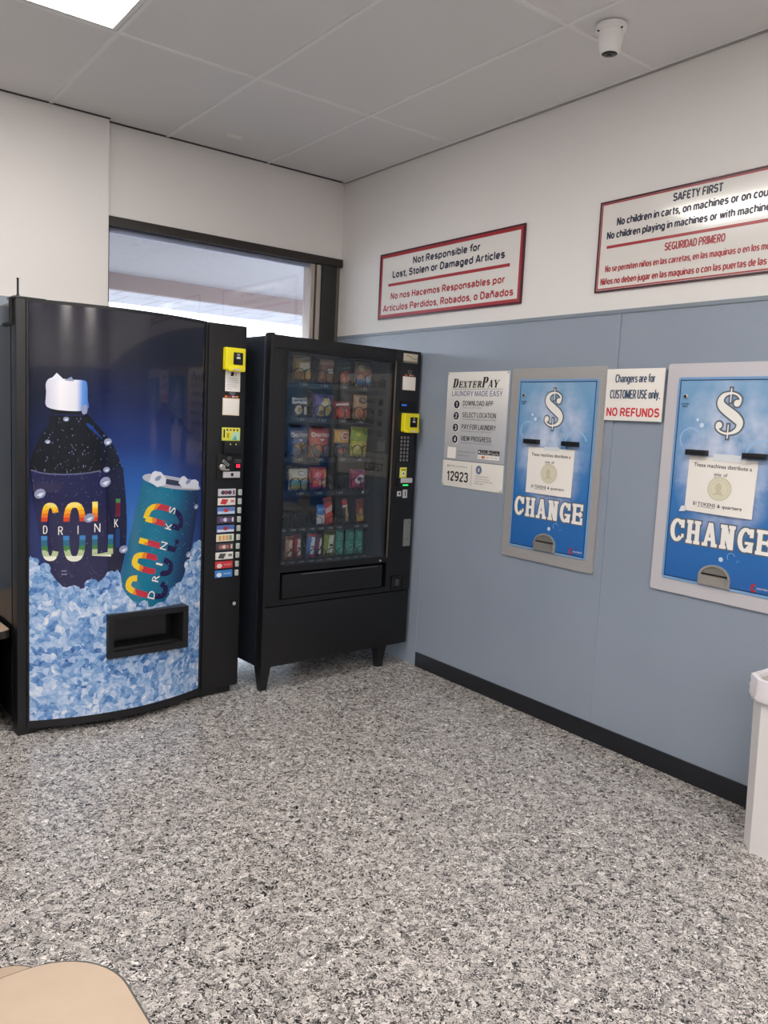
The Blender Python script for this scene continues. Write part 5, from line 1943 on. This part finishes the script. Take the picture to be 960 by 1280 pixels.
package(B, 'tan snack bag with a dark oval badge, rightmost on the second shelf', 'snack bag', g2, .570, .664, 1.376, 1.512, .05, F('tancloth', '#b5835a'),
        [('band', .54, .95, F('lighttan', '#c79f74')), ('ell', .05, .76, .58, .13, F('browngrey', '#5d5048')), ('ell', .05, .77, .40, .07, F('greytan', '#a39486')), ('ell', 0, .26, .68, .21, F('brick', '#b4532c')), ('ell', -.1, .32, .38, .10, F('amber', '#d58a4c'))], seed=8)
package(B, 'blue corn chip bag with orange chip, leftmost on the third shelf', 'snack bag', g3, .166, .284, 1.172, 1.322, .055, F('blue', '#2f5490'),
        [('band', .60, .97, F('deepblue', '#27406e')), ('poly', [(-.5, .14), (.5, .14), (.1, .52), (-.1, .52)], F('navy', '#182848')), ('poly', [(-.62, .42), (-.1, .24), (-.15, .50)], F('chip', '#c98a3c')), ('poly', [(.62, .42), (.1, .24), (.15, .50)], F('chip', '#c98a3c')), ('poly', [(-.2, .60), (.2, .60), (0, .52)], W_), ('text', 'Doritos', -.88, .88, .68, .83, W_)], seed=9)
package(B, 'red corn chip bag with orange chip beside the blue one on the third shelf', 'snack bag', g3, .292, .424, 1.172, 1.324, .055, F('brickred', '#b4473c'),
        [('band', .05, .40, F('warmgrey', '#7c7068'), .03), ('poly', [(-.6, .52), (.6, .52), (0, .12)], F('coral', '#c65a48')), ('ell', 0, .36, .5, .13, F('chiporange', '#d27b3f')), ('poly', [(-.2, .62), (.2, .62), (0, .54)], W_), ('text', 'Doritos', -.88, .80, .70, .84, W_), ('poly', [(.86, .68), (.94, .68), (.94, .92), (.86, .92)], F('gold', '#d0a848'))], seed=10)
package(B, 'orange and dark snack bag with a red oval badge on the third shelf', 'snack bag', g3, .446, .550, 1.172, 1.326, .05, F('gunmetal', '#3a4046'),
        [('band', .50, .97, F('apricotyellow', '#d9a55a'), -.03), ('ell', .25, .74, .52, .14, W_, .25), ('ell', .25, .74, .44, .10, F('badge', '#b52e33'), .25), ('text', 'Fritos', -.08, .58, .71, .78, W_), ('ell', -.1, .24, .5, .10, F('sienna', '#a8583c')), ('poly', [(-.85, .34), (.85, .40), (.85, .46), (-.85, .42)], F('slate', '#596a70'))], seed=11)
package(B, 'lime green and yellow chip bag, rightmost on the third shelf', 'snack bag', g3, .558, .674, 1.172, 1.334, .055, F('yellowlime', '#c2ba48'),
        [('band', .54, .97, F('lime', '#8fa535'), .05), ('ell', .05, .36, .55, .16, F('butter', '#d8cf74')), ('poly', [(.1, .62), (.5, .48), (.6, .22), (.3, .12), (.05, .4)], F('chipgold', '#c69a3a')), ('ell', .4, .84, .3, .08, F('leafgreen', '#5f7f2c')), ('ell', -.4, .76, .25, .07, F('yellow', '#d5c33c'))], seed=12)
package(CB, 'white topped candy bag with a rainbow lower half on the fourth shelf', 'candy bag', g4, .174, .292, .996, 1.110, .05, F('whitepearl', '#d9d4c6'),
        [('band', .05, .20, F('gold', '#d0a848')), ('band', .20, .34, F('leafgreen2', '#7fa06a'), .02), ('band', .34, .50, F('aqua', '#6aa3b0'), .03), ('band', .50, .62, F('peachcloud', '#d3b58c'), .03), ('ell', .1, .80, .4, .10, F('greyprint', '#6a6a70')), ('ell', .1, .80, .34, .07, W_)], seed=13)
package(CB, 'red and pink candy bag with an orange edge on the fourth shelf', 'candy bag', g4, .305, .412, .996, 1.118, .05, F('cherry', '#c23540'),
        [('poly', [(.35, .1), (.9, .1), (.9, .92), (.5, .92)], F('orangefoil', '#d8823c')), ('ell', -.3, .64, .35, .18, F('pink', '#d9798a')), ('ell', .1, .34, .32, .14, F('rosewhite', '#dcb6b4')), ('band', .04, .14, F('wine', '#7d2438')), ('ell', -.55, .3, .2, .12, F('flame', '#d8543a'))], seed=14)
package(CB, 'magenta candy bag with a white splash on the fourth shelf', 'candy bag', g4, .570, .675, .996, 1.108, .05, F('magenta', '#a3305c'),
        [('ell', 0, .52, .62, .20, W_, .5), ('poly', [(-.7, .9), (.2, .8), (.6, .96)], F('violet', '#6b3a80')), ('ell', .3, .24, .4, .12, F('berry', '#7d2750')), ('ell', -.1, .54, .26, .08, F('violet', '#6b3a80'), .5)], seed=15)
package(BR, 'blue and white bar, leftmost on the fifth shelf', 'candy bar', g5, .358, .412, .812, .918, .022, F('azure', '#2f74c0'),
        [('band', .05, .48, W_, .03), ('poly', [(-.8, .66), (.8, .74), (.8, .90), (-.8, .82)], F('skyfoil', '#6fa6de'))], seed=16)
package(BR, 'bright red bar with a pale stripe leaning on the fifth shelf', 'candy bar', g5, .418, .474, .812, .958, .022, F('scarlet', '#c8332e'),
        [('poly', [(-.8, .42), (.8, .52), (.8, .72), (-.8, .60)], F('rosewhite', '#dcb6b4')), ('ell', 0, .22, .6, .13, F('flame', '#d8543a')), ('band', .82, .95, F('darkred', '#7a1c22'))], lean=-.16, seed=17)
package(BR, 'thin brown and red bar leaning on the fifth shelf', 'candy bar', g5, .545, .580, .812, .950, .016, F('cocoa', '#4a2a22'),
        [('band', .72, .95, F('scarlet', '#c8332e')), ('poly', [(-.6, .1), (.7, .08), (.7, .62), (0, .66)], F('biscuit', '#b89a70')), ('band', .66, .74, W_)], lean=-.2, seed=18)
package(BR, 'rust brown bar with a gold end, rightmost on the fifth shelf', 'candy bar', g5, .630, .682, .812, .942, .022, F('rustfoil', '#8a3a28'),
        [('band', .06, .34, F('gold', '#d0a848')), ('poly', [(-.5, .3), (.5, .3), (.3, .62), (-.4, .6)], F('biscuit', '#b89a70')), ('band', .80, .95, F('darkred', '#7a1c22'))], lean=-.08, seed=19)
six = [('pinkish tan bar, leftmost on the bottom shelf', .164, .214, '#b98a72', '#dcc2ac', '#8a4a3a', .03), ('slim red bar with white print, second on the bottom shelf', .226, .276, '#a83038', '#d8d2cc', '#6d1f28', -.1),
       ('blue bar with white print and a red tip on the bottom shelf', .300, .360, '#3a6fb0', '#dfe2e8', '#b2353c', .02), ('slim plum bar with white print on the bottom shelf', .364, .398, '#6b2f4a', '#dcd3d8', '#40284e', .02),
       ('lime green and brown bar with white print on the bottom shelf', .412, .488, '#8f9a3a', '#dcdccf', '#5a4a26', 0)]
for k, (lab, a, b, c0, c1_, c2_, ln) in enumerate(six):
    package(BR, lab, 'candy bar', g6, a, b, .638, .638 + (.122, .128, .134, .122, .138)[k], .024, F('bar%d' % k, c0),
            [('poly', [(-.5, .14), (.3, .14), (.55, .82), (-.2, .82)], F('barprint%d' % k, c1_)), ('band', .84, .96, F('bartip%d' % k, c2_)), ('poly', [(-.2, .40), (.5, .36), (.5, .46), (-.2, .50)], F('bartip%d' % k, c2_)),
             ('band', .03, .12, F('bartip%d' % k, c2_))], lean=ln, seed=30 + k)
for k, (a, b, lab) in enumerate(((.492, .544, 'teal bar beside the lime green bar on the bottom shelf'), (.560, .618, 'teal bar in the middle of the three on the bottom shelf'), (.626, .680, 'teal bar, rightmost on the bottom shelf'))):
    package(BR, lab, 'candy bar', g6, a, b, .638, .776, .022, F('teal', '#3f9c8c'), [('band', .55, .96, F('darkteal', '#2f7f72')), ('poly', [(-.6, .6), (.6, .6), (.5, .9), (-.5, .9)], F('tealmid', '#4aa394')), ('ell', 0, .26, .55, .14, F('paleteal', '#63bda9'))], seed=40 + k)

# ------------------------------------------------------------------ tan table, stool and low table
EDGE = mat('dark_table_edge', '#2a2523', 0.4)


def rounded(x0, x1, y0, y1, r, n_=10):
    return arc(x1 - r, y0 + r, r, r, -math.pi / 2, 0, n_) + arc(x1 - r, y1 - r, r, r, 0, math.pi / 2, n_) + arc(x0 + r, y1 - r, r, r, math.pi / 2, math.pi, n_) + arc(x0 + r, y0 + r, r, r, math.pi, 1.5 * math.pi, n_)


def tan_top(t, x0, x1, y0, y1, z, r, th, name):
    mb = MB()
    mb.slab(rounded(x0 + .003, x1 - .003, y0 + .003, y1 - .003, r), z - .004, z, TAN)
    mb.build(name, t)
    mb = MB()
    mb.slab(rounded(x0, x1, y0, y1, r), z - th, z - .0015, EDGE)
    mb.build('edge_band', t)


def pedestal(t, z, plate, r):
    mb = MB()
    mb.lathe([(r * 2.2, z), (r * 2.2, z - .012), (r, z - .03), (r, .05), (r * 1.4, .03)][::-1], BLACK, n=20)
    mb.build('column', t)
    mb = MB()
    mb.lathe([(plate, 0.0), (plate, .012), (plate * .6, .03), (r, .045)], BLACK, n=28)
    mb.build('foot', t)


TX, TY = -2.960, -3.850
t = thing('table', 'tan laminate table with rounded corners and a dark edge in the near foreground', 'table', (TX, TY, 0))
tan_top(t, -2.588 - .742 - TX, -2.588 - TX, -4.235 - TY, -3.466 - TY, .75, .085, .032, 'table_top')
pedestal(t, .718, .26, .035)
t = thing('stool', 'tan seated stool tucked in at the far edge of the foreground table', 'stool', (-2.745, -3.205, 0))
tan_top(t, -.19, .19, -.19, .19, .45, .06, .026, 'seat')
pedestal(t, .424, .15, .024)
t = thing('low_table', 'low tan table with a dark edge beside the drinks machine', 'table', (-2.511, -.532, 0), DANG)
tan_top(t, -.36, .36, -.380, .330, .45, .04, .032, 'table_top')
mb = MB()
mb.box((-.30, -.30, 0), (.33, .26, .418), BLACK, .006)
mb.build('base', t)
